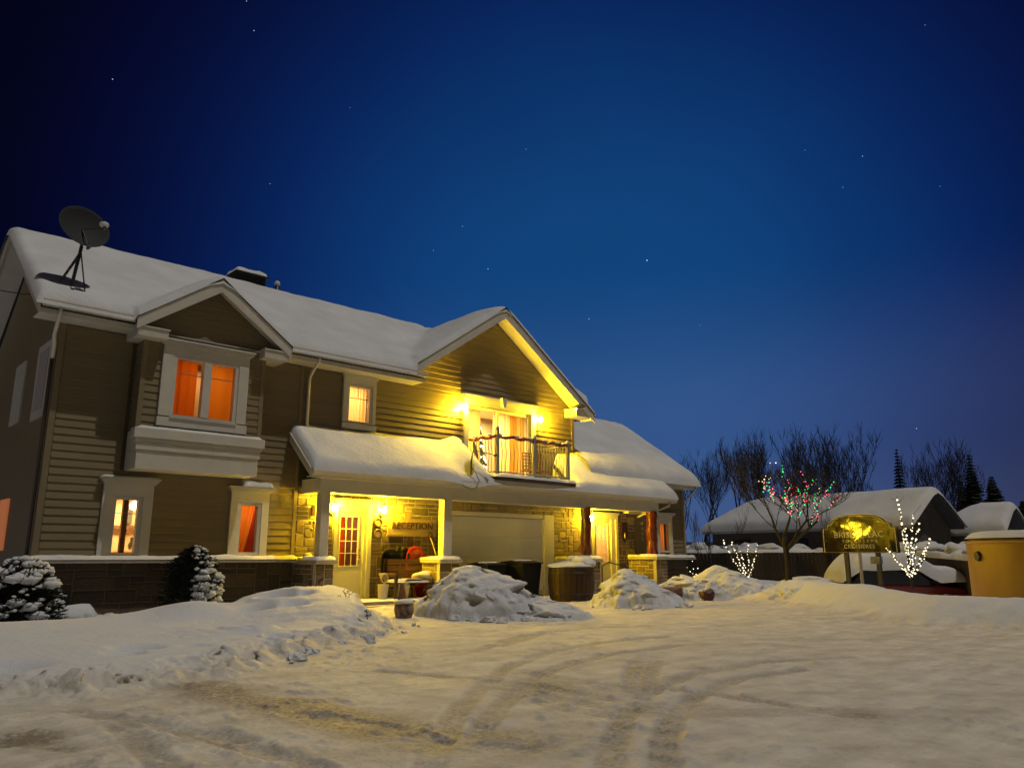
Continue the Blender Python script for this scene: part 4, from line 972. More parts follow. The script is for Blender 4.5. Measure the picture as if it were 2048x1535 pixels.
# christmas tree of white lights behind the glass
ct = thing('christmas_tree', 'slim christmas tree covered in white lights inside the balcony door', 'christmas tree', (15.1, YW+.75, 3.45))
b = MB()
for k in range(6): z = 3.55+k*.3; b.lathe([(.36-.055*k, z), (.02, z+.42)], (15.2, YW+.62, 0), 12)
b.build('foliage', mat('fir_green', (.05, .09, .03), .8), ct); MB().tube([(15.2, YW+.62, 3.4), (15.2, YW+.62, 5.3)], .02, 6).build('trunk', BARK, ct)
BW = emis('bulb_white', (1, .86, .55), 2.6, False)
def bulb_mesh(m, r, name='bulb'):
    b = MB(); b.lathe([(.001, -r), (r*.8, -r*.6), (r, 0), (r*.8, r*.6), (.001, r)], (0, 0, 0), 6); me = bpy.data.meshes.new(name); me.from_pydata(b.v, [], b.f); me.materials.append(m); return me
BM = bulb_mesh(BW, .014)
st = thing('light_string', 'white fairy lights on the indoor christmas tree', 'light string', (15.1, YW+.75, 3.45))
rn = random.Random(2)
BI = bulb_mesh(emis('indoor_bulb', (1, .9, .6), 12, False), .016)
for k in range(110):
    h = rn.random()**.8; r = .38*(1-h)*.95; a = rn.uniform(math.pi*.9, math.pi*2.1); inst('bulb', BI, st, (15.2+r*math.cos(a), YW+.62+r*math.sin(a)*.8, 3.5+h*1.85), (0, 0, 0), (1.4,)*3)
# lattice backed chair on the balcony
ch = thing('patio_chair', 'lattice backed patio chair at the right end of the balcony', 'chair', (16.6, 16.7, 3.35))
CW = mat('rust_slats', (.22, .07, .02), .7)
b = MB()
for i in range(7): b.box(16.2+i*.13, 16.225+i*.13, 16.90, 16.92, 3.7, 4.25)
for i in range(6): b.box(16.18, 17.03, 16.88, 16.90, 3.72+i*.1, 3.745+i*.1)
b.build('backrest', CW, ch); MB().box(16.2, 17.02, 16.5, 16.95, 3.66, 3.70).build('seat', CW, ch)
for xx, yy in ((16.22, 16.52), (16.98, 16.52), (16.22, 16.9), (16.98, 16.9)): MB().box(xx, xx+.03, yy, yy+.03, 3.36, 3.66).build('leg', CW, ch)

# ================================================================== LANTERNS
def lantern_proto(P):
    o = thing('wall_lantern', 'x', 'wall lantern', P); x, y, z = P
    MB().lathe([(.001, 0), (.055, 0), (.055, .02), (.02, .035), (.001, .036)], (x, y, z-.12), 16, Matrix.Rotation(R(90), 3, 'X')).build('backplate', BLACK, o, smooth=True)
    MB().tube([(x, y-.02, z-.12), (x, y-.07, z-.20), (x, y-.13, z-.22), (x, y-.15, z-.16)], .009, 6).build('arm', BLACK, o, smooth=True)
    b = MB(); c = (x, y-.15, z); b.lathe([(.001, -.15), (.045, -.14), (.055, -.125), (.001, -.124)], c, 8); b.lathe([(.050, .115), (.03, .15), (.010, .18), (.010, .21), (.001, .215)], c, 8)
    for k in range(4):
        w = math.pi/4+k*math.pi/2; b.tube([(x+.05*math.cos(w), y-.15+.05*math.sin(w), z-.13), (x+.05*math.cos(w), y-.15+.05*math.sin(w), z+.12)], .004, 5)
    b.build('cage', BLACK, o)
    MB().lathe([(.001, -.10), (.022, -.09), (.052, -.03), (.056, .02), (.035, .07), (.001, .085)], c, 14).build('glowing_glass', LAMPG, o, smooth=True)
    return o
LAMPG = emis('lantern_glow', LAMP_COL, 2250)
LG = 'wall lanterns beside the doors'
l0 = lantern_proto((9.93, YS-.03, 2.33)); l0['label'] = 'lit lantern left of the reception door, half behind the white post'; l0['group'] = LG
for P, lb in (((11.36, YS-.03, 2.34), 'lit lantern right of the reception door above the round plates'), ((14.0, YW-.02, 5.38), 'lit lantern at the left of the balcony door'),
              ((16.99+.14, YW-.02, 5.38), 'lit lantern at the right of the balcony door'), ((19.40, YS-.03, 2.38), 'lit lantern by the right hand porch door behind the log post')):
    dup(l0, P, label=lb)
LAMPB = emis('balcony_lantern_glow', LAMP_COL, 3600)
for o in [q for q in COL.objects if q.get('category') == 'wall lantern' and 'balcony' in q['label']]:
    for c in o.children:
        if c.name.startswith('glowing_glass'): c.data = c.data.copy(); c.data.materials[0] = LAMPB
# small camera light on the eave return
v = thing('eave_camera', 'small security camera with white light under the right eave of the gable', 'security camera', (18.25, 16.75, 5.86))
MB().lathe([(.001, .09), (.12, .05), (.19, 0), (.17, -.01), (.001, .0)], (18.45, 16.55, 5.90), 14).build('hood', BLACK, v, smooth=True); MB().lathe([(.001, -.05), (.035, -.04), (.045, 0), (.001, .03)], (18.33, 16.62, 5.83), 10).build('lens', emis('eye_white', (1, .8, .8), 3), v, smooth=True)

# ================================================================== PORCH THINGS
def text_mesh(s, size, m, depth=.006, spacing=1.0):
    c = bpy.data.curves.new('t', 'FONT'); c.body = s; c.size = size; c.extrude = depth; c.align_x = 'CENTER'; c.align_y = 'CENTER'; c.space_character = spacing; c.resolution_u = 3
    o = bpy.data.objects.new('t', c); COL.objects.link(o); bpy.context.view_layer.update()
    me = bpy.data.meshes.new_from_object(o.evaluated_get(bpy.context.evaluated_depsgraph_get())); bpy.data.objects.remove(o); me.materials.clear(); me.materials.append(m); me.name = 'lettering'; return me
rs = thing('reception_sign', 'long weathered board sign reading RECEPTION on the stone wall', 'sign', (12.3, YS-.06, 1.95))
MB().box(11.55, 13.12, YS-.09, YS-.05, 1.72, 2.14).build('board', mat('sign_board_wood', (.36, .27, .14), .7, noise=.25, nscale=5, bump=.3, stretch=(.3, 1, 3)), rs, bevel=.006)
o = inst('lettering', text_mesh('RECEPTION', .25, mat('dark_letter_brown', (.07, .03, .015), .6), .012, 1.02), rs, (12.33, YS-.10, 1.95), (R(90), 0, 0), (1.0, 1.0, 1))
MB().box(11.5, 13.15, YS-.13, YS-.05, 1.68, 1.718).build('bottom_rail', mat('sign_rail_wood', (.28, .20, .10), .7), rs)
for z, lb in ((2.02, 'round brass barometer plate, upper of two beside the reception sign'), (1.73, 'round brass barometer plate, lower of two beside the reception sign')):
    v = thing('wall_plate', lb, 'wall plate', (11.27, YS-.05, z), 'round plates on the stone wall'); M_ = Matrix.Rotation(R(90), 3, 'X')
    b = MB(); b.lathe([(.075, 0), (.125, 0), (.13, .03), (.10, .045), (.075, .03), (.075, 0)], (11.27, YS-.04, z), 24, M_); b.build('rim', mat('dark_bronze', (.10, .05, .025), .4), v, smooth=True)
    MB().lathe([(.001, .012), (.078, .012), (.078, 0), (.001, 0)], (11.27, YS-.045, z), 20, M_).build('dial', mat('pale_dial', (.45, .40, .28), .5), v)
v = thing('wall_mailbox', 'small dark mailbox on the stone wall left of the white post', 'mailbox', (9.38, YS-.06, 2.2)); MB().box(9.34, 9.44, YS-.11, YS-.04, 2.12, 2.36).build('body', mat('plum_metal', (.05, .015, .02), .4), v, bevel=.01); MB().box(9.33, 9.45, YS-.12, YS-.04, 2.362, 2.38).build('lid', BLACK, v)
v = thing('wall_ornament', 'small dark three piece ornament below the mailbox', 'ornament', (9.38, YS-.05, 1.95))
for k, (dx, dz) in enumerate(((-.05, .04), (.05, .04), (0, -.13))): MB().blob((9.39+dx, YS-.06, 1.93+dz), .035, .02, .035, .1, k=8).build('figure', BLACK, v, smooth=True)
v = MB().blob((9.2, 16.9, 1.2), .12, .1, .05, .2, k=12); tag(v.build('snowy_stone', CAPS, smooth=True), 'rounded stone lying on the low porch wall behind the white post', 'stone')
# shield plaque by the right door
v = thing('shield_plaque', 'dark shield shaped plaque right of the right hand door', 'plaque', (21.25, YS-.05, 1.95)); x = 21.22; z = 1.95
MB().prism([(x-.16, YS-.08, z+.34), (x+.16, YS-.08, z+.34), (x+.17, YS-.08, z-.12), (x, YS-.08, z-.34), (x-.17, YS-.08, z-.12)], (0, .035, 0)).build('shield', mat('plum_black', (.035, .012, .03), .4), v)
MB().blob((x, YS-.09, z-.10), .05, .01, .10, .2, k=10).build('emblem', WHITE, v, smooth=True)
# house number
v = thing('house_number', 'vertical white house number on the siding left of the right log post', 'house number', (22.0, YW-.06, 2.0))
for k, chh in enumerate('4485'): inst('digit', text_mesh(chh, .17, WHITE, .008), v, (22.28, YW-.04, 2.28-k*.175), (R(90), 0, 0))

# bench against the wall
bn = thing('porch_bench', 'brown wooden bench with snow on its seat under the reception sign', 'bench', (12.0, 16.7, .12))
for k in range(3): MB().box(11.35, 13.05, 16.93-.0, 16.97, .64+k*.16, .78+k*.16).build('back_slat', WOOD, bn)
for k in range(4): MB().box(11.4, 13.0, 16.42+k*.13, 16.53+k*.13, .50, .53).build('seat_slat', WOOD, bn)
for xx in (11.38, 12.94):
    for yy in (16.42, 16.93): MB().box(xx, xx+.07, yy, yy+.07, .12, .72 if yy < 16.5 else 1.12).build('leg', mat('bench_iron', (.05, .03, .02), .5), bn)
    MB().box(xx, xx+.07, 16.42, 16.93, .722, .76).build('armrest', WOOD, bn)
snow_strip(11.42, 12.98, 16.40, 16.90, .532, .07, 'seat_snow', bn, n=30, seed=3)
b = MB(); b.blob((12.45, 16.62, .68), .40, .22, .12, .14, k=18, flat=.09); tag(b.build('snowy_sack', mat('sack_canvas', (.70, .62, .42), .8, bump=.4), smooth=True), 'pale puffy sack lying on the porch bench', 'sack')
b = MB(); b.box(11.7, 12.2, 16.42, 16.6, .60, .63); tag(b.build('wooden_board', mat('pale_board', (.55, .45, .25), .7)), 'short pale board lying on the bench seat', 'board')
def sled(name, label, c, tilt, w, h, m, lean):
    """moulded sled standing on its end: shallow dish with a rounded rim"""
    s = thing(name, label, 'sled', c); n = 16; k = 28; V = MB()
    A = np.linspace(0, 2*math.pi, k); Rr = np.array([0, .35, .6, .8, .92, 1.0, 1.03])
    P = np.array([-.06, -.055, -.04, .0, .05, .075, .055])
    X, T = np.meshgrid(A, np.arange(7), indexing='ij'); rr = Rr[T]; dep = P[T]
    lx = rr*np.sign(np.cos(X))*np.abs(np.cos(X))**.75*w; lz = rr*np.sign(np.sin(X))*np.abs(np.sin(X))**.75*h
    wx = c[0]+lx*math.cos(tilt); wy = c[1]+lx*math.sin(tilt)-dep+lean*(lz+h); wz = c[2]+h+lz
    o = gridmesh('shell', wx, wy, wz, m, s); o.modifiers.new('solid', 'SOLIDIFY').thickness = .008
    return s
sled('sled', 'bright red plastic sled leaning on the wall above the bench', (12.35, 16.99, .52), .0, .30, .44, RED, .04)
sled('sled', 'round black sled leaning on the wall at the left end of the bench', (11.55, 16.99, .62), .1, .30, .36, PLASTB, .04)
b = MB(); rnd = random.Random(3)
for k in range(9): b.blob((11.95+rnd.uniform(-.12, .16), 17.0, 1.15+rnd.uniform(-.15, .24)), .09, .05, .08, .5, k=8, seed=k)
tag(b.build('dark_bag', PLASTB, smooth=True), 'crumpled black bag between the black and red sleds', 'bag')
sled('sled', 'dark red sled stowed under the bench', (12.55, 16.75, .14), .0, .38, .17, mat('dark_red_plastic', (.35, .015, .015), .35), .1)
sled('sled', 'dark blue sled stowed under the right end of the bench', (13.0, 16.8, .14), .1, .22, .16, mat('navy_plastic', (.01, .01, .03), .35), .1)
# buckets
v = thing('salt_bucket', 'cream lidded bucket with coiled rope beside the reception door', 'bucket', (11.2, 16.75, .14))
MB().lathe([(.001, 0), (.115, 0), (.135, .33), (.135, .36), (.12, .36), (.12, .34), (.001, .34)], (11.2, 16.7, .14), 20).build('pail', mat('cream_pail', (.62, .55, .38), .5), v, smooth=False)
b = MB()
for k in range(5): b.tube([(11.2+.10*math.cos(a+.3*k), 16.70+.03*k-.06, .64+.12*math.sin(a)) for a in np.linspace(0, 2*math.pi, 18)], .010, 5)
b.build('rope', mat('pale_rope', (.6, .5, .3), .8), v)
v = thing('ribbed_bin', 'cream ribbed waste bin under the left end of the bench', 'waste bin', (11.75, 16.6, .14))
MB().lathe([(.001, 0), (.13, 0), (.19, .42), (.20, .44), (.185, .44), (.17, .40), (.001, .05)], (11.72, 16.6, .14), 24).build('bucket', mat('ribbed_cream', (.6, .52, .34), .5), v)
for k in range(12):
    w = math.pi+k*math.pi/11; MB().tube([(11.72+.133*math.cos(w), 16.6+.133*math.sin(w), .16), (11.72+.19*math.cos(w), 16.6+.19*math.sin(w), .55)], .006, 5).build('rib', MATS['ribbed_cream'], v)
# snow shovels
for x, lb, tl in ((12.98, 'snow shovel leaning on the wall, left of two beside the white porch post', -.06), (13.32-.18, 'snow shovel leaning on the wall, right of two beside the white porch post', .02)):
    v = thing('snow_shovel', lb, 'snow shovel', (x, 16.75, .13), 'snow shovels leaning by the bench')
    a = Vector((x+tl, 16.60, .55)); c = Vector((x, 17.02, 1.62))
    if x < 13: a, c = Vector((x+.12, 16.62, .5)), Vector((x-.12, 17.0, 1.66))
    MB().tube([a, c], .016, 8).build('handle', mat('ash_wood', (.35, .24, .12), .6), v, smooth=True)
    MB().tube([c+Vector((-.05, 0, .13)), c+Vector((-.055, 0, .03)), c, c+Vector((.055, 0, .03)), c+Vector((.05, 0, .13)), c+Vector((-.05, 0, .13))], .014, 6).build('grip', PLASTB, v, smooth=True)
    MB().prism([a+Vector((-.2, 0, .02)), a+Vector((.2, 0, .02)), a+Vector((.22, -.1, -.38)), a+Vector((-.22, -.1, -.38))], (0, .015, .01)).build('blade', DARKG, v)

# ================================================================== SATELLITE DISHES
def dish(label, c, n, r, depth, mast, lnb, m, legs=(), snow=None, squash=1.0, cable=None):
    v = thing('satellite_dish', label, 'satellite dish', mast[0]); n = Vector(n).normalized(); c = Vector(c)
    M_ = n.to_track_quat('Z', 'Y').to_matrix()
    prof = [(.001, 0)]+[(r*k/8, depth*(k/8)**2) for k in range(1, 9)]+[(r*1.015, depth*.99), (r*.99, depth*.93)]+[(r*k/8*.985, depth*(k/8)**2-.012) for k in range(7, 0, -1)]+[(.001, -.012)]
    MB().lathe(prof, c, 32, M_).build('reflector', m, v, smooth=True)
    MB().tube(mast, .035 if r > .4 else .022, 10).build('mast', DARKG, v, smooth=True)
    L0 = c-n*0+M_ @ Vector((0, -r*.95, depth)); 
    b = MB(); b.tube([mast[-1], c], .03 if r > .4 else .018, 8)
    for q in lnb: b.tube([c+(Vector(q)-c).normalized()*.02 if r < .4 else c+M_ @ Vector((0, 0, .02)), q], .012, 6)
    b.build('feed_arm', DARKG, v)
    for q in lnb:
        MB().lathe([(.001, -.06), (.035, -.05), (.04, .04), (.001, .06)], q, 10, M_).build('receiver', DARKG, v, smooth=True)
    for a, q in legs: MB().tube([a, q], .014, 6).build('strut', DARKG, v)
    if snow: MB().blob(Vector(lnb[0])+Vector((0, 0, .06)), .10, .08, .06, .15, k=12).build('snow_cap', SNOW, v, smooth=True)
    if cable: MB().tube(cable, .009, 5).build('cable', BLACK, v, smooth=True)
    return v
DM = mat('dark_mesh_reflector', (.014, .016, .018), .8, noise=.25, nscale=60)
dish('large dark satellite dish on a tripod at the left end of the snowy roof', (3.69, 16.95, 7.74), (.12, -.93, .32), .49, .13,
     [(3.66, 17.05, 6.35), (3.66, 17.05, 6.62), (3.74, 17.04, 7.42)], [(3.97, 16.42, 7.70), (3.76, 16.55, 7.26)], DM,
     legs=(((3.72, 17.02, 7.28), (3.42, 17.1, 6.55)), ((3.74, 17.02, 7.28), (3.86, 16.85, 6.42)), ((3.72, 17.05, 7.2), (3.5, 17.3, 6.65))), snow=True)
dish('small grey satellite dish with a dangling cable beside the balcony', (13.52, 16.02, 3.98), (.75, -.55, .25), .27, .06,
     [(13.40, 15.98, 3.30), (13.40, 15.98, 3.62), (13.48, 16.02, 3.90)], [(14.02, 15.70, 3.86)], mat('dish_grey', (.16, .15, .13), .5, noise=.2), cable=None)
b = MB(); b.tube([(13.42, 15.97, 3.5), (13.5, 15.90, 3.35), (13.58, 15.85, 3.15), (13.50, 15.84, 2.98), (13.30, 15.84, 2.90), (13.10, 15.85, 2.95), (13.0, 15.88, 3.02)], .010, 6); tag(b.build('dangling_cable', BLACK, smooth=True), 'thin black cable looping below the small dish over the gutter', 'cable')
b = MB(); b.tube([(2.0, 20.5, 7.2), (2.6, 19.8, 6.95), (3.2, 19.2, 6.8), (3.59, 18.6, 6.75)], .012, 5); tag(b.build('service_cable', BLACK, smooth=True), 'black overhead cable reaching the left end of the house', 'cable')

# ================================================================== SNOW PILES, BINS
def pile(label, cx, cy, rx, ry, rot, h, seed, skew=(0, 0), rough=.10, expo=1.3, name='snow_pile', chunk=.22, z0=-.06, steep=None):
    n = 110; a = np.linspace(-1.25, 1.25, n); U, V = np.meshgrid(a, a, indexing='ij')
    c, s = math.cos(rot), math.sin(rot); X = cx+U*rx*c-V*ry*s; Y = cy+U*rx*s+V*ry*c
    wr = .18*fbm(U*1.6+seed, V*1.6, 3, seed); r = np.sqrt((U-skew[0]*(1-np.hypot(U, V)))**2+(V-skew[1]*(1-np.hypot(U, V)))**2)*(1+wr)
    q = np.clip(1-r, 0, 1); prof = 1-(1-np.clip(q, 0, 1))**expo; prof = prof*sstep(0, .12, q)
    Z = z0+(h-z0)*prof*(1+.10*fbm(U*1.5, V*1.5, 3, seed+9))
    low = sstep(.6, .05, q)*(q > 0)
    Z = Z+low*chunk*np.abs(fbm(X*4.5, Y*4.5, 4, seed+5))+rough*.25*fbm(X*2.2, Y*2.2, 4, seed+6)*(q > 0)
    lum = fbm(X*1.3+seed, Y*1.3, 2, seed+12); Z = Z-.12*h*sstep(.20, .25, lum)*(q > 0)*sstep(0, .3, q)+.05*fbm(X*4, Y*4, 4, seed+20)*(q > 0)*sstep(.75, .2, q)+.10*np.clip(1-np.abs(fbm(X*2.2, Y*2.2, 3, seed+31))*4, 0, 1)*vnoise(X*4, Y*4, seed+32)*sstep(.6, .2, q)*(q > 0)
    kk = .11*sstep(0, .25, q); X, Y = X+kk*fbm(Y*3.1+seed, Z*6.0, 4, seed+40)*2, Y+kk*fbm(X*3.1+seed, Z*6.0, 4, seed+41)*2
    msk = (q[:-1, :-1] > 0) | (q[1:, 1:] > 0)
    Z = np.where(q > 0, Z, z0)
    o = gridmesh(name, X, Y, Z, SNOW, mask=msk); tag(o, label, 'snow pile'); return o
RV = math.atan2(RT.y, RT.x)
p = pos(-.55, 16.4); pile('big rounded snow heap in front of the garage, yellow lit on its left', p.x, p.y, 1.50, 1.3, RV, 1.0, 3, skew=(-.28, .1), expo=2.1)
p = pos(.6, 15.7); pile('low shoulder of shovelled snow at the foot of the big heap', p.x, p.y, 1.0, .9, RV, .36, 13, expo=1.8, chunk=.10)
p = pos(3.05, 19.6); pile('crusted snow heap between the brown tub and the right hand pier', p.x, p.y, 1.2, 1.1, RV, .92, 5, skew=(-.25, .1), expo=1.7, chunk=.2)
p = pos(5.0, 22.6); pile('snow heap with two dark hollows in front of the right log post', p.x, p.y, 1.15, .9, RV, .70, 7, skew=(-.2, 0), expo=2.2)
p = pos(6.6, 24.0); pile('grey pointed snow heap behind the berm, left of the decorated tree', p.x, p.y, 1.9, 1.4, RV, .98, 9, skew=(-.35, 0), expo=1.35, rough=.2)
p = pos(9.8, 26.5); pile('low snow heap behind the trunk of the decorated tree', p.x, p.y, 1.3, 1.1, RV, .55, 15, expo=1.8)
p = pos(7.95, 20.9); pile('blunt left end of the long snow berm under the sign', p.x, p.y, 1.2, 1.1, RV, .52, 17, expo=2.4)
# planters buried in the heaps
def tub(label, lat, D, r, z, m, cap=None):
    p = pos(lat, D); v = thing('buried_planter', label, 'planter', (p.x, p.y, 0))
    MB().lathe([(.001, 0), (r*.8, 0), (r, z*.5), (r*.95, z), (r*.8, z), (.001, z*.9)], (p.x, p.y, 0), 18).build('pot', m, v, smooth=True)
    if cap: MB().blob((p.x, p.y, z), r*1.05, r*1.05, cap, .1, k=14, flat=.02).build('snow_cap', SNOW, v, smooth=True)
PL = mat('brown_planter', (.12, .055, .03), .6, noise=.3, nscale=10)
tub('dark round planter half buried at the left foot of the big heap', -2.1, 15.65, .19, .30, mat('mottled_planter', (.22, .15, .13), .7, noise=.7, nscale=12), .07)
tub('brown planter showing in the left hollow of the snow heap', 4.35, 21.9, .32, .34, PL)
tub('dark planter showing in the right hollow of the snow heap', 5.3, 21.85, .22, .24, mat('dark_red_planter', (.06, .012, .012), .5))
p = pos(-2.35, 17.0); b = MB(); b.prism([(p.x-.14, p.y, 0), (p.x+.14, p.y-.1, 0), (p.x+.05, p.y, .62), (p.x-.02, p.y, .62)], (.1, .1, 0)); tag(b.build('wooden_stake', PL), 'wedge of brown wood poking out at the left side of the big heap', 'wooden stake')
# wheelie bins
def wheelie(label, x, y, rz=0, snow=True, s=1.0):
    v = thing('wheelie_bin', label, 'wheelie bin', (x, y, 0), 'black wheelie bins before the garage')
    b = MB(); w, d = .30*s, .34*s; w2, d2 = .36*s, .42*s; h = .98*s
    b.f.append(tuple(range(3, -1, -1))); b.v += [(x-w, y-d, .05), (x+w, y-d, .05), (x+w, y+d, .05), (x-w, y+d, .05), (x-w2, y-d2, h), (x+w2, y-d2, h), (x+w2, y+d2, h), (x-w2, y+d2, h)]
    b.f += [(4, 5, 6, 7), (0, 1, 5, 4), (1, 2, 6, 5), (2, 3, 7, 6), (3, 0, 4, 7)]; b.build('body', PLASTB, v, bevel=.02)
    b = MB(); b.prism([(x-w2-.03, y-d2-.05, h+.002), (x-w2-.03, y-d2-.04, h+.03), (x-w2-.03, y, h+.085), (x-w2-.03, y+d2+.03, h+.05), (x-w2-.03, y+d2+.03, h+.002)], (2*w2+.06, 0, 0)); b.build('lid', PLASTB, v, bevel=.01)
    MB().tube([(x-w2, y+d2+.07, h-.02), (x+w2, y+d2+.07, h-.02)], .02, 8).build('handle', PLASTB, v)
    for sx in (-1, 1): MB().lathe([(.001, -.03), (.12, -.03), (.12, .03), (.001, .03)], (x+sx*w*.9, y+d, .12), 16, Matrix.Rotation(R(90), 3, 'Y')).build('wheel', BLACK, v)
    if snow:
        b = MB(); rnd = random.Random(5)
        for k in range(7): b.blob((x-.1+rnd.uniform(-.2, .2), y+rnd.uniform(-.25, .1), h+.07), .10, .10, .025, .3, k=10, seed=k)
        b.build('snow_patch', SNOW, v, smooth=True)
wheelie('black wheelie bin dusted with snow beside the brown tub', 15.0, 15.7)
wheelie('black wheelie bin behind the big snow heap, farther from the tub', 14.1, 16.1, snow=True, s=.95)
# round wooden tub
tx, ty = 15.95, 14.75; v = thing('wooden_tub', 'big round brown wooden tub with snow heaped on its lid', 'tub', (tx, ty, 0))
MB().lathe([(.001, .02), (.56, .02), (.60, .28), (.62, .55), (.60, .85), (.57, .87), (.001, .87)], (tx, ty, 0), 30).build('barrel', mat('tub_inner', (.05, .022, .012), .7), v, smooth=True)
for k in range(26):
    w0 = 2*math.pi*k/26+.01; w1 = 2*math.pi*(k+1)/26-.01; b = MB(); n = len(b.v)
    for rr, z in ((.57, .0), (.615, .28), (.635, .55), (.61, .88)):
        for w in (w0, w1): b.v.append((tx+rr*math.cos(w), ty+rr*math.sin(w), z))
        for w in (w1, w0): b.v.append((tx+(rr-.03)*math.cos(w), ty+(rr-.03)*math.sin(w), z))
    for i in range(3):
        for j in range(4): j2 = (j+1) % 4; b.f.append((i*4+j, i*4+j2, (i+1)*4+j2, (i+1)*4+j))
    b.f.append((12, 13, 14, 15)); b.build('stave', mat('tub_stave', (.036, .015, .009), .7, noise=.4, nscale=6, var=.2, stretch=(2, 2, .4)), v)
for z in (.18, .72): MB().lathe([(.632 if z > .5 else .609, z), (.632 if z > .5 else .615, z+.035)], (tx, ty, 0), 40).build('hoop', BLACK, v, smooth=True)
b = MB(); b.blob((tx-.02, ty+.05, .90), .60, .60, .14, .12, k=26, seed=4, flat=.02); b.blob((tx+.20, ty-.18, .95), .36, .34, .19, .15, k=22, seed=6, flat=.1); b.build('snow_cap', SNOW, v, smooth=True)
# snow chunks about the lot's edge
def chunk(P, r, seed, label, grp):
    b = MB(); b.blob(P, r*1.2, r*.9, r*.8, .5, 1.7, k=7, seed=seed); tag(b.build('snow_chunk', SNOW), label, 'snow chunk', grp)
rnd = random.Random(11); spots = []
for k in range(26): spots.append((10.0+rnd.uniform(-.5, 2.6), 11.2+rnd.uniform(-.5, .7), .03+.09*rnd.random()**2))
for k in range(22): spots.append((15.0+rnd.uniform(-.8, 1.6), 12.0+rnd.uniform(-1.2, .6), .03+.10*rnd.random()**2))
for k in range(26):
    q = rnd.random(); spots.append((4.2+q*4.0+rnd.uniform(-.1, .35), 8.45+q*3.0+rnd.uniform(-.25, .15), .02+.06*rnd.random()**2))
for k, (x, y, r) in enumerate(spots): chunk((x, y, .02), r, k, 'small lump of broken snow lying on the packed lot by the heaps', 'loose snow lumps on the lot')

# ================================================================== TREES AND SHRUBS
def branch_tree(h, seed, spread=.5, levels=5, r0=None, k0=5, fork=.35, up=.25, nchild=(3, 4), twig=.006):
    """list of (path, radii) for a bare tree standing at the origin"""
    rnd = random.Random(seed); out = []; tips = []
    def grow(p, d, L, r, lv):
        n = 4 if lv < 2 else 3; P = [p.copy()]; Rr = [r]
        for i in range(n):
            d = (d+Vector((rnd.uniform(-1, 1), rnd.uniform(-1, 1), rnd.uniform(-.5, 1)))*.16+Vector((0, 0, up*.12))).normalized(); p = p+d*(L/n); P.append(p.copy()); Rr.append(r*(1-.42*(i+1)/n))
        out.append((P, Rr, lv))
        if lv >= levels-1: tips.append(P); return
        m = rnd.randint(*nchild) if lv < levels-2 else rnd.randint(2, 3)
        for j in range(m):
            t = rnd.uniform(.45, 1) if j else 1.0; q = P[min(n, max(1, int(round(t*n))))]
            a = Vector((rnd.uniform(-1, 1), rnd.uniform(-1, 1), rnd.uniform(-.2, .5))).normalized()
            nd = (d*(1-spread*.7)+a*spread+Vector((0, 0, up))).normalized(); grow(q, nd, L*rnd.uniform(.55, .82), max(twig, Rr[-1]*rnd.uniform(.5, .8)), lv+1)
    grow(Vector((0, 0, 0)), Vector((0, 0, 1)), h*fork, r0 or h*.018, 0)
    return out, tips
def tree_thing(name, label, cat, P, h, seed, bark, group=None, **kw):
    paths, tips = branch_tree(h, seed, **kw); top = max(q[-1].z for q, _, _ in paths); s = h/top; v = thing(name, label, cat, P, group); P = Vector(P)
    t = MB(); c = MB()
    for pts, rr, lv in paths:
        q = [P+p*s for p in pts]
        (t if lv == 0 else c).tube(q, rr, 8 if lv == 0 else (5 if lv < 3 else 3), cap=lv < 2)
    t.build('trunk', bark, v, smooth=True); c.build('crown', bark, v)
    return v, [[P+p*s for p in tp] for tp in tips], [([P+p*s for p in pts], lv) for pts, rr, lv in paths]
# far bare trees (three kinds, copied)
protos = []
for k in range(4):
    v, _, _ = tree_thing('bare_tree', 'x', 'tree', (0, 0, 0), 10, 100+k, BARKF, 'bare trees beyond the neighbouring house', spread=.42, levels=6, up=.30, nchild=(3, 4), r0=.16, twig=.014, fork=.30)
    protos.append(v)
TB = [  # u, v of top, distance, kind, place
    (1372, 905, 58, 0, 'slim bare tree just right of the wing roof'), (1405, 890, 60, 1, 'slim bare tree, second from the wing roof'), (1440, 900, 64, 2, 'slim bare tree between the wing and the wide thicket'),
    (1482, 868, 56, 3, 'bare tree at the left edge of the wide thicket'), (1515, 858, 62, 0, 'tall bare tree left of the decorated tree top'), (1552, 850, 58, 1, 'tallest bare tree behind the decorated tree'),
    (1590, 846, 60, 2, 'tall bare tree right behind the coloured lights'), (1628, 862, 56, 3, 'bare tree above the left end of the sign'), (1660, 850, 64, 0, 'bare tree above the middle of the sign'),
    (1700, 838, 60, 1, 'leaning bare tree above the right end of the sign'), (1725, 905, 66, 2, 'low bare tree at the right edge of the thicket'), (1536, 900, 50, 2, 'short bushy bare tree in the middle of the thicket'),
    (1612, 905, 50, 0, 'short bushy bare tree right of the middle of the thicket'), (1845, 905, 62, 3, 'bare tree just right of the narrow spruce'), (1885, 880, 66, 1, 'bare tree over the right gable of the low house'),
    (1918, 868, 62, 2, 'highest bare tree over the small right hand roof'), (1940, 905, 58, 0, 'bare tree left of the broad spruce'), (1678, 900, 52, 3, 'short bare tree behind the ridge of the low house')]
rnd = random.Random(4)
for i, (u, vv, D, k, lb) in enumerate(TB):
    top = CAM_H+(1109-vv)/1587*D*1.02; p = pos((u-1024)/1587*D, D, -.2); sc = (top+.2)/10
    o = protos[k]
    dup(o, (p.x, p.y, p.z), rnd.uniform(0, 6.28), sc, lb)
for o in protos:
    for c in list(o.children): bpy.data.objects.remove(c)
    bpy.data.objects.remove(o)
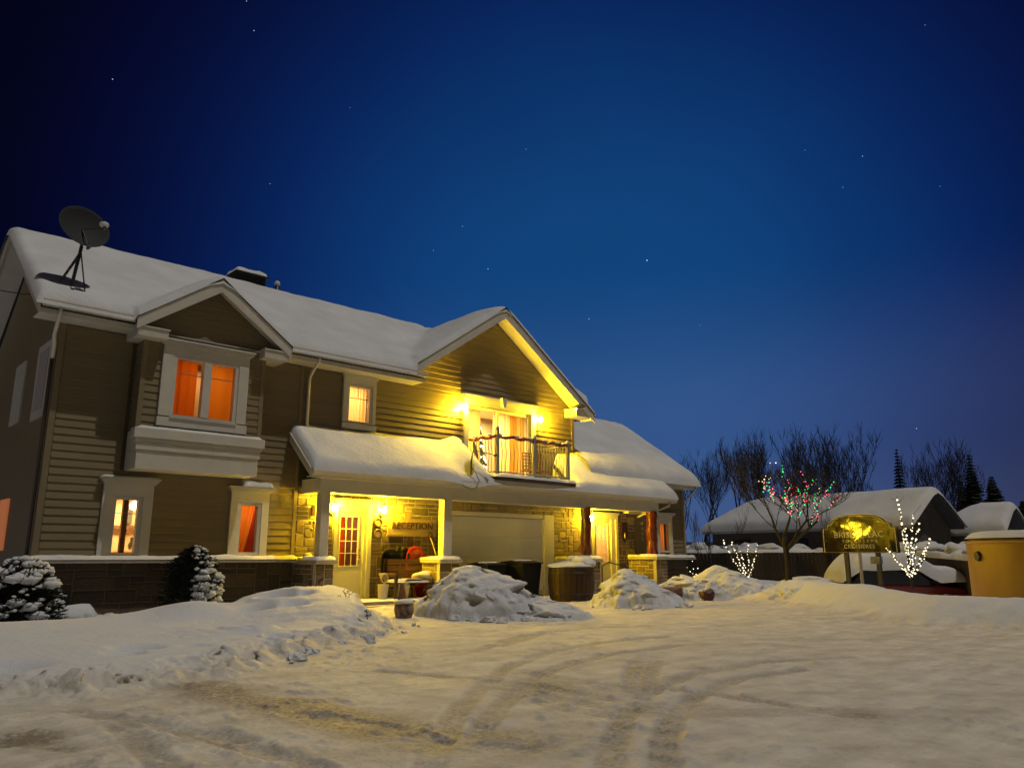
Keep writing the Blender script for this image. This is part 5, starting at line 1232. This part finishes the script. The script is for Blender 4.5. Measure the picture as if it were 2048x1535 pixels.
# spruces
def spruce(label, P, h, r, seed):
    v = thing('spruce_tree', label, 'spruce', P); rnd = random.Random(seed); b = MB(); P = Vector(P)
    MB().tube([P, P+Vector((0, 0, h*.97))], [h*.02, .02], 6).build('trunk', BARKF, v)
    z = .08*h
    while z < h*.97:
        rr = r*(1-z/h)**.85+.05; n = int(12+rr*12)
        for j in range(n):
            w = rnd.uniform(0, 6.28); L = rr*rnd.uniform(.65, 1.1); d = Vector((math.cos(w), math.sin(w), 0)); sd = Vector((-d.y, d.x, 0)); a = P+Vector((0, 0, z)); m = a+d*L*.55+Vector((0, 0, -.05*L)); e = a+d*L+Vector((0, 0, -.30*L)); wd = .16*L+.08
            b.quad(a, m+sd*wd, e, m-sd*wd); b.quad(a+Vector((0, 0, .05)), m+Vector((0, 0, wd*.6)), e, m-Vector((0, 0, wd*.8)))
            for q in (-1, 1): b.quad(m, m+sd*q*wd*1.6+d*.3*L+Vector((0, 0, -.1*L)), e)
        z += h*.026
    b.build('crown', NEEDLE, v)
for u, vv, D, r, lb in ((1815, 893, 60, 1.1, 'narrow dark spruce behind the ridge of the low house'), (1963, 905, 56, 1.5, 'tall dark spruce over the small right hand roof'), (2003, 950, 52, 1.9, 'broad dark spruce at the right edge behind the houses'), (2060, 1000, 48, 2.0, 'dark spruce cut by the right edge of the view'), (1940, 960, 66, 2.0, 'dense spruce low behind the small right hand roof')):
    p = pos((u-1024)/1587*D, D, -.1); spruce(lb, (p.x, p.y, p.z), 1.3+(1109-vv)/1587*D*1.02, r, u)
# tree with coloured lights
def stringlights(label, paths, meshes, n, seed, size, grp=None, wire=True, jitter=.02):
    c = sum((p[0] for p in paths), Vector())/len(paths); st = thing('light_string', label, 'light string', c, grp); rnd = random.Random(seed)
    if wire:
        b = MB()
        for P in paths:
            q = [p+Vector((rnd.uniform(-1, 1), rnd.uniform(-1, 1), 0))*.012 for p in P]; b.tube(q, .006, 4)
        b.build('wire', BLACK, st)
    L = [(P, sum((P[i+1]-P[i]).length for i in range(len(P)-1))) for P in paths]; T = sum(l for _, l in L)
    for P, l in L:
        m = max(1, int(round(n*l/T)))
        for i in range(m):
            t = (i+rnd.random())/m*(len(P)-1); j = min(int(t), len(P)-2); q = P[j].lerp(P[j+1], t-j)+Vector((rnd.uniform(-1, 1), rnd.uniform(-1, 1), rnd.uniform(-1, 1)))*jitter
            inst('bulb', rnd.choice(meshes), st, q, (0, 0, 0), (size*rnd.uniform(.6, 1.25),)*3)
    return st
p = pos(8.75, 25.2, 0); v, tips, paths = tree_thing('decorated_tree', 'bare round crowned tree strung with coloured lights, left of the sign', 'tree', (p.x, p.y, 0), 4.9, 12, BARK, spread=.62, levels=6, up=.10, r0=.13, fork=.42, nchild=(4, 5), twig=.008)
BC = [bulb_mesh(emis('bulb_'+n, c, s, True), .02) for n, c, s in (('red', (1, .03, .05), 2.6), ('green', (.04, 1, .16), 1.6), ('pink', (1, .16, .25), 2.8), ('warm', (1, .5, .2), 2.6), ('mint', (.1, 1, .5), 1.6))]
sel = [P for P, lv in paths if lv in (2, 3, 4) and P[0].z > 1.9 and (P[-1]-Vector((p.x, p.y, 0))).dot(RT) > -.5 and (P[-1]-Vector((p.x, p.y, 0))).dot(HD) < .5]
random.Random(1).shuffle(sel)
stringlights('string of red, green and pink lights in the round crowned tree', sel[:44], BC, 240, 3, 1.0)
# faint snowfall-like white bulbs higher in the same tree
sel2 = [P for P in tips if P[-1].z > 2.9][:14]
stringlights('few faint white lights high in the round crowned tree', sel2, [BM], 12, 4, 1.1, wire=False)
def lit_shrub(label, slabel, P, h, seed, stems, spreadr, n, size, up=1.0):
    v = thing('lit_shrub', label, 'shrub', P); rnd = random.Random(seed); P = Vector(P); paths = []
    b = MB(); b.tube([P, P+Vector((0, 0, h*.16))], [.035, .025], 8); b.build('trunk', BARK, v); c = MB()
    for k, (l, f, hh) in enumerate(stems):
        a = P+Vector((0, 0, h*.12)); e = P+RT*l+HD*f+Vector((0, 0, hh)); m = a.lerp(e, .5)+RT*(l*.12*rnd.uniform(-1, 1))+Vector((0, 0, -.06*h*abs(l)))
        pts = [a, a.lerp(m, .5)+Vector((0, 0, -.02)), m, m.lerp(e, .5)+RT*rnd.uniform(-.04, .04), e]; paths.append(pts); c.tube(pts, [.02, .017, .013, .009, .005], 6)
        for j in range(3):
            q = pts[2].lerp(pts[4], rnd.random()); c.tube([q, q+RT*rnd.uniform(-.25, .25)+HD*rnd.uniform(-.2, .2)+Vector((0, 0, .25*rnd.random()))], [.006, .003], 4)
    c.build('branches', BARK, v)
    stringlights(slabel, paths, [BM], n, seed, size)
p = pos(10.1, 20.2, .38)
lit_shrub('tall vase shaped shrub wrapped in white lights right of the sign', 'white lights wound up the stems of the tall shrub by the sign', p, 2.3, 5,
          [(-.15, 0, 2.30), (-.05, .1, 1.45), (.18, -.1, 1.85), (.42, .1, 1.65), (.62, 0, 1.25), (-.55, 0, 1.0), (-.62, -.1, 1.05), (.45, -.1, 1.05), (.10, .2, 1.35), (-.12, -.2, 1.55)], .8, 150, 1.55)
p = pos(8.15, 27.5, .2)
lit_shrub('small shrub wrapped in white lights behind the grey snow heap', 'white lights on the small shrub behind the grey snow heap', p, 1.4, 6,
          [(-.85, 0, 1.55), (-.55, 0, 1.5), (.1, .1, 1.35), (.35, 0, 1.35), (-.35, 0, .95), (.2, -.1, .9), (-.2, .1, 1.2), (-.6, 0, .45)], .6, 95, 1.5)
p = pos(6.25, 27.5, .1)
lit_shrub('faintly lit small shrub right of the wing corner', 'few white lights on the small shrub right of the wing corner', p, .9, 7, [(-.2, 0, .85), (0, 0, 1.0), (.2, 0, .8), (.25, 0, .5)], .4, 14, 1.1)
# thin saplings before the low house
for k, (lat, D, h, lb) in enumerate(((7.3, 30, 2.9, 'thin bare sapling rising from the fence nearest the wing'), (8.6, 31, 3.1, 'thin bare sapling left of the decorated tree'), (6.4, 32, 4.4, 'tall thin bare sapling close to the wing corner'), (7.9, 31, 2.7, 'small bare sapling among the fence snow'), (12.3, 31, 3.4, 'thin bare sapling behind the left end of the sign'))):
    p = pos(lat, D, 0); tree_thing('bare_sapling', lb, 'sapling', (p.x, p.y, 0), h, 40+k, BARK, 'thin bare saplings along the fence', spread=.35, levels=5, up=.4, r0=.035, nchild=(3, 4), twig=.005, fork=.3)

# snow laden conifers at the house
def snowy_shrub(name, label, P, rx, h, seed, cone=False, snowside=0.0):
    v = thing(name, label, 'shrub', P); rnd = random.Random(seed); P = Vector(P); b = MB(); s = MB(); core = MB()
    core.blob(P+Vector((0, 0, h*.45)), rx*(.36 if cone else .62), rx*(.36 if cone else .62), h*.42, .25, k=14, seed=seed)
    N_ = 2600
    for i in range(N_):
        t = rnd.random()**.8; rr = rx*((1-t)**.7 if cone else math.sqrt(max(0, 1-(t*1.02)**2.2)))*rnd.uniform(.55, 1.06)*(1+.25*mnoise.noise(Vector((t*4, i*.0, seed)))); w = rnd.uniform(0, 6.28)
        rr *= 1+.28*mnoise.noise(Vector((math.cos(w)*1.6, math.sin(w)*1.6, t*3+seed)))
        c = P+Vector((rr*math.cos(w), rr*math.sin(w), .04+t*h)); d = Vector((math.cos(w), math.sin(w), rnd.uniform(-.2, .7))).normalized(); sd = d.cross(Vector((0, 0, 1))).normalized(); L = rnd.uniform(.05, .11)
        b.quad(c-sd*.016, c+d*L-sd*.004, c+d*L*1.1, c+sd*.016); u2 = sd.cross(d); b.quad(c-u2*.014, c+d*L, c+u2*.014)
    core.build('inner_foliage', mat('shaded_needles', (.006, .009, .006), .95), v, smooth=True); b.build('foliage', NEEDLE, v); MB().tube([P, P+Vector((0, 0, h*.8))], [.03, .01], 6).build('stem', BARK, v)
    for i in range((80 if not cone else 44) if not snowside else 40):
        t = rnd.uniform(.12, .98) if not snowside else rnd.uniform(.08, .62); rr = rx*((1-t)**.7 if cone else math.sqrt(max(0, 1-t**2.2)))*rnd.uniform(.75, 1.0); w = rnd.uniform(0, 6.28)
        if snowside:
            if rnd.random() < .9: w = rnd.uniform(-1.7, .3)
        q = .05+.075*rnd.random(); s.blob(P+Vector((rr*math.cos(w), rr*math.sin(w), .05+t*h)), q*1.3, q*1.2, q*.62, .32, 2.0, k=10, seed=i+seed)
    for i in range(140):
        t = rnd.uniform(.1, 1.0); rr = rx*((1-t)**.7 if cone else math.sqrt(max(0, 1-t**2.2)))*rnd.uniform(.8, 1.08); w = rnd.uniform(0, 6.28) if not snowside else rnd.uniform(-2, 1)
        q = .022+.02*rnd.random(); s.blob(P+Vector((rr*math.cos(w), rr*math.sin(w), .06+t*h)), q*1.4, q*1.3, q*.7, .3, 2.0, k=6, seed=i)
    s.build('snow_clumps', SNOW, v, smooth=True)
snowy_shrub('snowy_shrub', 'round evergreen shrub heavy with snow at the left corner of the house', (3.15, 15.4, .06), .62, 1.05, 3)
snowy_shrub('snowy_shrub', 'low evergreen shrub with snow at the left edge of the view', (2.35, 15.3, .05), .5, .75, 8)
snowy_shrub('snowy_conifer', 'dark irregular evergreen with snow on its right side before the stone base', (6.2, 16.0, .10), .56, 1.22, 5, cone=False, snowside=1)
b = MB(); b.blob((4.1, 15.9, .12), .38, .3, .22, .22, k=20, seed=3); b.blob((4.28, 15.75, .12), .16, .14, .13, .2, k=14, seed=5); b.blob((4.0, 15.72, .12), .17, .14, .12, .2, k=14, seed=6); tag(b.build('buried_shrub', SNOW, smooth=True), 'small shrub buried under a lump of snow at the stone base', 'buried shrub')
# twigs poking out of the bank
for k, (x, y, z, lb) in enumerate(((7.55, 12.35, .30, 'dry twig plant poking out of the right end of the bank'), (7.9, 14.0, .60, 'dry twig tuft on top of the bank peak'), (7.3, 11.3, .15, 'tiny dry twigs at the foot of the bank'))):
    paths, _ = branch_tree(.42, 70+k, spread=.8, levels=4, r0=.008, up=.05, nchild=(3, 4), twig=.004, fork=.35); b = MB()
    for pts, rr, lv in paths: b.tube([Vector((x, y, z))+q*(1.0 if k == 0 else .6) for q in pts], rr, 4)
    tag(b.build('dry_twigs', BARK), lb, 'twigs')

# ================================================================== SIGN
lamp_l = Vector((10.7, 17.0, 2.15)); sc_ = pos(9.78, 22.3, 1.66); tocam = (Vector((0, 0, CAM_H))-sc_).normalized(); tolamp = (lamp_l-sc_).normalized()
sn = (tocam+tolamp); sn.z = 0; sn.normalize(); sx = Vector((0, 0, 1)).cross(sn); sx.normalize()
SG = thing('lodge_sign', 'dark arched sign with silver lettering on two posts, reflecting yellow light', 'sign', (sc_.x, sc_.y, .3))
def sgloss():
    m = bpy.data.materials.new('glossy_sign_black'); m.use_nodes = True; nt = m.node_tree; N = nt.nodes.new; L = nt.links.new; b = nt.nodes['Principled BSDF']
    b.inputs['Base Color'].default_value = (.012, .009, .008, 1); b.inputs['Roughness'].default_value = .075; b.inputs['Specular IOR Level'].default_value = .40
    tc = N('ShaderNodeTexCoord'); nz = N('ShaderNodeTexNoise'); nz.inputs['Scale'].default_value = 1.6; nz.inputs['Detail'].default_value = 1.5; L(tc.outputs['Object'], nz.inputs['Vector'])
    bp = N('ShaderNodeBump'); bp.inputs['Strength'].default_value = .30; bp.inputs['Distance'].default_value = .05; L(nz.outputs['Fac'], bp.inputs['Height']); L(bp.outputs[0], b.inputs['Normal']); return m
def sign_outline(w, h, arch, k=1.0):
    hw = w/2*k; P = [(-hw, -h/2*k), (hw, -h/2*k), (hw, h/2*k*.72), (hw*.86, h/2*k*.72), (hw*.86, h/2*k)]
    P += [(hw*.72*math.cos(t)**.8*1.0 if math.cos(t) > 0 else -hw*.72*abs(math.cos(t))**.8, h/2*k+arch*(.15+.85*math.sin(t))) for t in np.linspace(.02, math.pi-.02, 15)]
    P += [(-hw*.86, h/2*k), (-hw*.86, h/2*k*.72), (-hw, h/2*k*.72)]; return P
sw_, shh, sar = 2.22, .80, .26
toW = lambda q, off=0: sc_+sx*q[0]+Vector((0, 0, q[1]))+sn*off
MB().prism([toW(q, 0) for q in sign_outline(sw_, shh, sar)], -sn*.06).build('panel', sgloss(), SG)
b = MB(); P1 = sign_outline(sw_, shh, sar, .955); P2 = sign_outline(sw_, shh, sar, .935)
P2 = [(q[0]*.982, q[1]-.012 if q[1] > 0 else q[1]+.006) for q in P1]
for i in range(len(P1)): j = (i+1) % len(P1); b.quad(toW(P1[i], .006), toW(P1[j], .006), toW(P2[j], .006), toW(P2[i], .006))
SIL = mat('silver_letter', (.55, .52, .48), .35, metal=.0, emit=None); b.build('border_line', SIL, SG)
rotz = math.atan2(sx.y, sx.x)
def sign_text(s, size, lx, lz, sp=1.0):
    inst('lettering', text_mesh(s, size, SIL, .003, sp), SG, toW((lx, lz), .008), (R(90), 0, rotz))
sign_text('BRISE', .235, -.43, .10, 1.05); sign_text('DU', .13, .13, .065, 1.1); sign_text('LAC', .235, .50, .10, 1.05); sign_text('TOURORAMA', .10, .03, -.075, 2.0); sign_text('CROISIÈRES', .155, .0, -.225, 1.15)
sign_text('HÉBERGEMENT  ·  418 000-0000  ·  brisedulac.com', .045, .1, -.335, 1.1) if False else sign_text('·  ·  ·  ·  ·  ·  ·  ·  ·', .045, .1, -.335, 1.1)
b = MB()
for s in (-1, 1):
    c = sc_+sx*(s*.46)-sn*.12; b = MB(); b.box(c.x-.055, c.x+.055, c.y-.055, c.y+.055, -.1, 1.35); b.build('post', BLACK, SG)
c = sc_+sx*.46+sn*.0; MB().box(c.x-.11, c.x+.11, c.y-.12, c.y+.12, .96, 1.16).build('junction_box', mat('box_grey', (.18, .17, .17), .6, noise=.5, nscale=14), SG)
b = MB(); b.tube([toW((q[0], q[1]+.012), -.03) for q in sign_outline(sw_, shh, sar)[4:20]], .022, 6); b.build('snow_line', SNOW, SG, smooth=True)
# birdhouse-like lamp post behind the sign
p = pos(10.3, 23.5, 0); v = thing('yard_post', 'slim yard post with a dark pointed cap right of the sign', 'post', p); MB().tube([p, p+Vector((0, 0, 2.0))], .05, 8).build('pole', mat('pale_post', (.35, .33, .3), .7), v)
MB().prism([(p.x-.28, p.y-.14, 2.0), (p.x+.28, p.y-.14, 2.0), (p.x+.28, p.y-.14, 2.12), (p.x-.1, p.y-.14, 2.18), (p.x-.25, p.y-.14, 2.36)], (0, .28, 0)).build('cap', BLACK, v)

# ================================================================== PARKED CAR UNDER SNOW
cp = pos(12.6, 26.4, -.62); ca = RT.copy(); cb = HD.copy(); CA = thing('parked_car', 'dark red car parked behind the berm under a thick blanket of snow', 'car', cp)
q3 = lambda l, f, z: cp+ca*l+cb*f+Vector((0, 0, z))
body = [(-1.95, .25), (1.95, .25), (2.0, .55), (1.9, .78), (1.15, .86), (-1.75, .90), (-1.98, .62)]
MB().prism([q3(l, -.8, z) for l, z in body], cb*1.6).build('body', mat('dark_red_paint', (.16, .012, .010), .3, coat=.5), CA, bevel=.05)
cab = [(-1.7, .88), (1.05, .86), (.45, 1.28), (-1.3, 1.30)]
MB().prism([q3(l, -.68, z) for l, z in cab], cb*1.36).build('windows', mat('dark_car_glass', (.01, .01, .012), .1), CA)
for l in (-1.25, 1.25): MB().lathe([(.001, -.1), (.2, -.1), (.3, -.08), (.31, 0), (.3, .08), (.001, .08)], q3(l, -.78, .31), 18, cb.to_track_quat('Z', 'Y').to_matrix()).build('wheel', BLACK, CA, smooth=True)
MB().prism([q3(l, -.815, z) for l, z in ((-1.5, .50), (1.0, .5), (1.0, .60), (-1.5, .60))], cb*.012).build('side_stripe', mat('amber_stripe', (.45, .28, .04), .4), CA)
n = 60; U, V = np.meshgrid(np.linspace(-1, 1, n), np.linspace(-1, 1, 24), indexing='ij'); pl = 2.02*U; pf = .86*V
hgt = np.where(pl < .45, 1.30, np.where(pl < 1.1, 1.30-(pl-.45)/.65*.38, .92)); hgt = np.where(pl < -1.35, 1.30-(-1.35-pl)*.55, hgt)
ed = np.sqrt(np.clip(1-np.abs(U)**8, 0, 1))*np.sqrt(np.clip(1-np.abs(V)**6, 0, 1)); ZZ = hgt-.36+(.34+.05*fbm(pl*2, pf*2, 3, 3))*ed-.22*(1-ed)+.05*fbm(pl*1.2, pf, 2, 8)
gridmesh('snow_blanket', cp.x+ca.x*pl+cb.x*pf, cp.y+ca.y*pl+cb.y*pf, ZZ, SNOW, CA)

# ================================================================== YELLOW TANK
tp = Vector((18.27, 3.95, -.02)); TK = thing('round_tank', 'large mustard yellow round tank with a rim of snow at the right edge', 'tank', tp); RA = 1.62
MB().lathe([(RA-.02, 0), (RA, .05), (RA, 1.42), (RA-.02, 1.50), (RA-.12, 1.54), (.001, 1.56)], tp, 64).build('shell', mat('mustard_metal', (.40, .225, .022), .5, noise=.18, nscale=2.2, bump=.15, bscale=4, stretch=(1, 1, .5)), TK, smooth=True)
b = MB(); b.lathe([(RA+.015, 1.44), (RA+.02, 1.47), (RA+.005, 1.50)], tp, 64); b.build('rim', mat('mustard_rim', (.48, .30, .07), .4), TK, smooth=True)
U, A = np.meshgrid(np.linspace(0, 1, 14), np.linspace(0, 2*math.pi, 72), indexing='ij'); rr = (RA+.02)*U; ZZ = 1.57+.10*np.sqrt(np.clip(1-U**8, 0, 1))*(1+.3*fbm(rr*np.cos(A)*2, rr*np.sin(A)*2, 3, 2))-.05*(U > .99)
gridmesh('snow_cap', tp.x+rr*np.cos(A), tp.y+rr*np.sin(A), ZZ, SNOW, TK)
dv = Vector((-math.cos(R(11.8)), -math.sin(R(11.8)), 0)); aa = math.atan2(dv.y, dv.x)-.98
pp = tp+Vector((math.cos(aa), math.sin(aa), 0))*(RA+.0); MB().lathe([(.001, .05), (.085, .05), (.1, 0), (.001, 0)], pp+Vector((0, 0, 1.20)), 16, Vector((math.cos(aa), math.sin(aa), 0)).to_track_quat('Z', 'Y').to_matrix()).build('port', BLACK, TK)

# ================================================================== NEIGHBOURS AND FENCE
def low_house(label, A, B, half, ez, rz, base=-.2, hipL=True, th=.32):
    """A, B: (lateral, distance) of the two front eave corners"""
    a = pos(*A); b_ = pos(*B); ax = (b_-a); L = ax.length; ax.normalize(); ay = Vector((-ax.y, ax.x, 0));
    if ay.dot(HD) < 0: ay = -ay
    H = thing('low_house', label, 'house', (a+b_)/2)
    P = lambda l, w, z: a+ax*l+ay*w+Vector((0, 0, z))
    m = MB(); m.prism([P(.4, .35, base), P(L-.5, .35, base), P(L-.5, 2*half-.35, base), P(.4, 2*half-.35, base)], (0, 0, ez-base-.1)); m.prism([P(L-.5, .35, ez-.1), P(L-.5, half, rz-.1), P(L-.5, 2*half-.35, ez-.1)], -ax*.15); m.build('wall', DARKW, H)
    hl = half*1.0 if hipL else 0
    r = MB(); pts = [P(0, 0, ez), P(L, 0, ez), P(L, half, rz), P(hl, half, rz), P(0, 2*half, ez), P(L, 2*half, ez)]
    n = len(r.v); r.v += [tuple(q) for q in pts]+[tuple(q-Vector((0, 0, .15))) for q in pts]; r.f += [(0, 1, 2, 3), (4, 3, 2, 5), (0, 3, 4), (6, 9, 8, 7), (10, 11, 8, 9), (6, 10, 9), (0, 6, 7, 1), (1, 7, 8, 2), (2, 8, 11, 5), (5, 11, 10, 4), (4, 10, 6, 0)]; r.build('roof', ROOFM, H)
    # snow blanket
    U, V = np.meshgrid(np.linspace(0, 1, 90), np.linspace(0, 1, 44), indexing='ij'); l = -.12+(L+.24)*U; w = -.12+(2*half+.24)*V
    hz = ez+(rz-ez)*(1-np.abs(w-half)/half); 
    if hipL: hz = np.minimum(hz, ez+(rz-ez)*l/hl)
    d = np.minimum(np.minimum(l+.12, L+.12-l), np.minimum(w+.12, 2*half+.12-w)); e = np.sqrt(np.clip(1-(1-np.clip(d/.35, 0, 1))**2, 0, 1))
    hz = hz-.14*np.exp(-((w-half)/.3)**2)+th*e*(1+.15*fbm(l*.8, w*.8, 3, 5))
    gridmesh('roof_snow', a.x+ax.x*l+ay.x*w, a.y+ax.y*l+ay.y*w, hz, SNOW, H)
    m = MB(); m.obox(P(L/2, -.02, ez-.12), ax, ay, Vector((0, 0, 1)), L/2, .02, .09); m.build('fascia', mat('grey_fascia', (.4, .38, .36), .6), H)
    return H, P, L
H, P_, L_ = low_house('long low house with a snow covered hipped roof behind the fence', (10.75, 44.5), (17.6, 34.6), 2.3, 2.55, 4.15)
for l in (2.5, 6.0, 9.0):
    m = MB(); m.obox(P_(l, .33, 1.6), (P_(1, 0, 0)-P_(0, 0, 0)).normalized(), Vector((0, 0, 1)), (P_(0, 1, 0)-P_(0, 0, 0)).normalized(), .5, .4, .03); m.build('window', mat('dark_glass', (.02, .02, .03), .1), H)
low_house('small low house with a snowy roof at the far right', (20.6, 38.5), (22.6, 36.2), 1.7, 2.3, 3.55, hipL=True)
def fence(label, A, B, h0, h1, n, snow=.12):
    a = pos(*A); b_ = pos(*B); ax = (b_-a); L = ax.length; ax.normalize(); ay = Vector((-ax.y, ax.x, 0)); F = thing('board_fence', label, 'fence', (a+b_)/2)
    me = MB(); me.box(-.5, .5, -.012, .012, 0, 1); mesh = bpy.data.meshes.new('board'); mesh.from_pydata(me.v, [], me.f); mesh.materials.append(FENCE); ang = math.atan2(ax.y, ax.x); rnd = random.Random(n)
    for i in range(n):
        t = (i+.5)/n; q = a+ax*(L*t); inst('board', mesh, F, (q.x, q.y, -.4), (0, 0, ang), (L/n*.96, 1, h0+(h1-h0)*t+.38+.02*rnd.random()))
    k = max(2, int(L/2.4))
    for i in range(k+1):
        q = a+ax*(L*i/k)+ay*.06; MB().obox((q.x, q.y, (h0+(h1-h0)*i/k)/2-.2), ax, ay, Vector((0, 0, 1)), .05, .05, (h0+(h1-h0)*i/k)/2+.2).build('post', FENCE, F)
    U, V = np.meshgrid(np.linspace(0, 1, 120), np.linspace(0, 1, 7), indexing='ij'); w = -.16+.32*V; e = np.sqrt(np.clip(1-(2*V-1)**2, 0, 1)); Z = h0+(h1-h0)*U+.0+snow*e*(1+.5*fbm(U*L*1.5, V, 3, n)); gridmesh('fence_snow', a.x+ax.x*L*U+ay.x*w, a.y+ax.y*L*U+ay.y*w, Z, SNOW, F)
fence('long dark board fence topped with snow behind the decorated tree', (6.6, 32.0), (14.4, 30.5), 1.28, 1.33, 52)
fence('dark board fence with sloping snow between the lit shrub and the tank', (14.5, 30.4), (14.6, 23.5), 1.25, .95, 40, snow=.2)
# snow laden hedge behind the fence
rnd = random.Random(8)
for k in range(9):
    lat = 6.9+k*1.05; p = pos(lat, 33.6+rnd.uniform(-.3, .3), 0); v = thing('snowy_bush', 'rounded bush smothered in snow just behind the long dark fence', 'bush', p, 'snow covered bushes behind the fence')
    b = MB()
    for j in range(5): b.blob(p+Vector((rnd.uniform(-.6, .6), rnd.uniform(-.3, .3), 1.25+rnd.uniform(-.15, .22))), .5, .45, .24, .3, k=12, seed=k*7+j)
    b.build('snow_clumps', SNOW, v, smooth=True); b = MB(); b.blob(p+Vector((0, 0, .7)), .8, .5, .65, .3, k=12, seed=k); b.build('foliage', NEEDLE, v, smooth=True)
for k, (lat, D) in enumerate(((15.6, 29.5), (16.4, 28.2), (17.0, 29.6), (15.0, 31.0))):
    p = pos(lat, D, 0); v = thing('snowy_bush', ('snow smothered bush just right of the lit shrub, behind the sloping fence', 'snow smothered bush midway between the lit shrub and the tank', 'snow smothered bush nearest the tank, behind the sloping fence', 'snow smothered bush farthest back, beneath the low house gable')[k], 'bush', p, 'snow covered bushes behind the sloping fence'); b = MB()
    for j in range(5): b.blob(p+Vector((rnd.uniform(-.6, .6), rnd.uniform(-.4, .4), 1.15+rnd.uniform(-.15, .3))), .65, .5, .28, .3, k=12, seed=k*5+j)
    b.build('snow_clumps', SNOW, v, smooth=True); b = MB(); b.blob(p+Vector((0, 0, .6)), .9, .6, .6, .3, k=12, seed=k); b.build('foliage', NEEDLE, v, smooth=True)

# ================================================================== STARS
SM = None
for (u, v_, r) in ((1294, 520, 1.5), (976, 537, 1.0), (508, 61, .9), (225, 158, 1.0), (540, 367, .7), (925, 452, .7), (867, 500, .7), (1178, 637, .9), (1725, 312, .8), (1610, 300, .5), (1686, 374, .6), (1833, 856, .9), (1880, 372, .5), (493, 2, .8), (1850, 50, .5), (1052, 298, .5), (700, 215, .5), (1400, 650, .5)):
    d = RT*(u-1024)+(HD*math.cos(_p)+Vector((0, 0, math.sin(_p))))*_f+(Vector((0, 0, math.cos(_p)))-HD*math.sin(_p))*(767-v_); d.normalize(); q = Vector((0, 0, CAM_H))+d*1500
    if SM is None: SM = bulb_mesh(emis('star_glow', (.62, .78, 1), .9, False), 1.0, 'star')
    o = bpy.data.objects.new('star', SM); COL.objects.link(o); o.location = q; o.scale = (r*.85,)*3; tag(o, 'tiny pale star in the deep blue night sky', 'star', 'stars in the night sky')
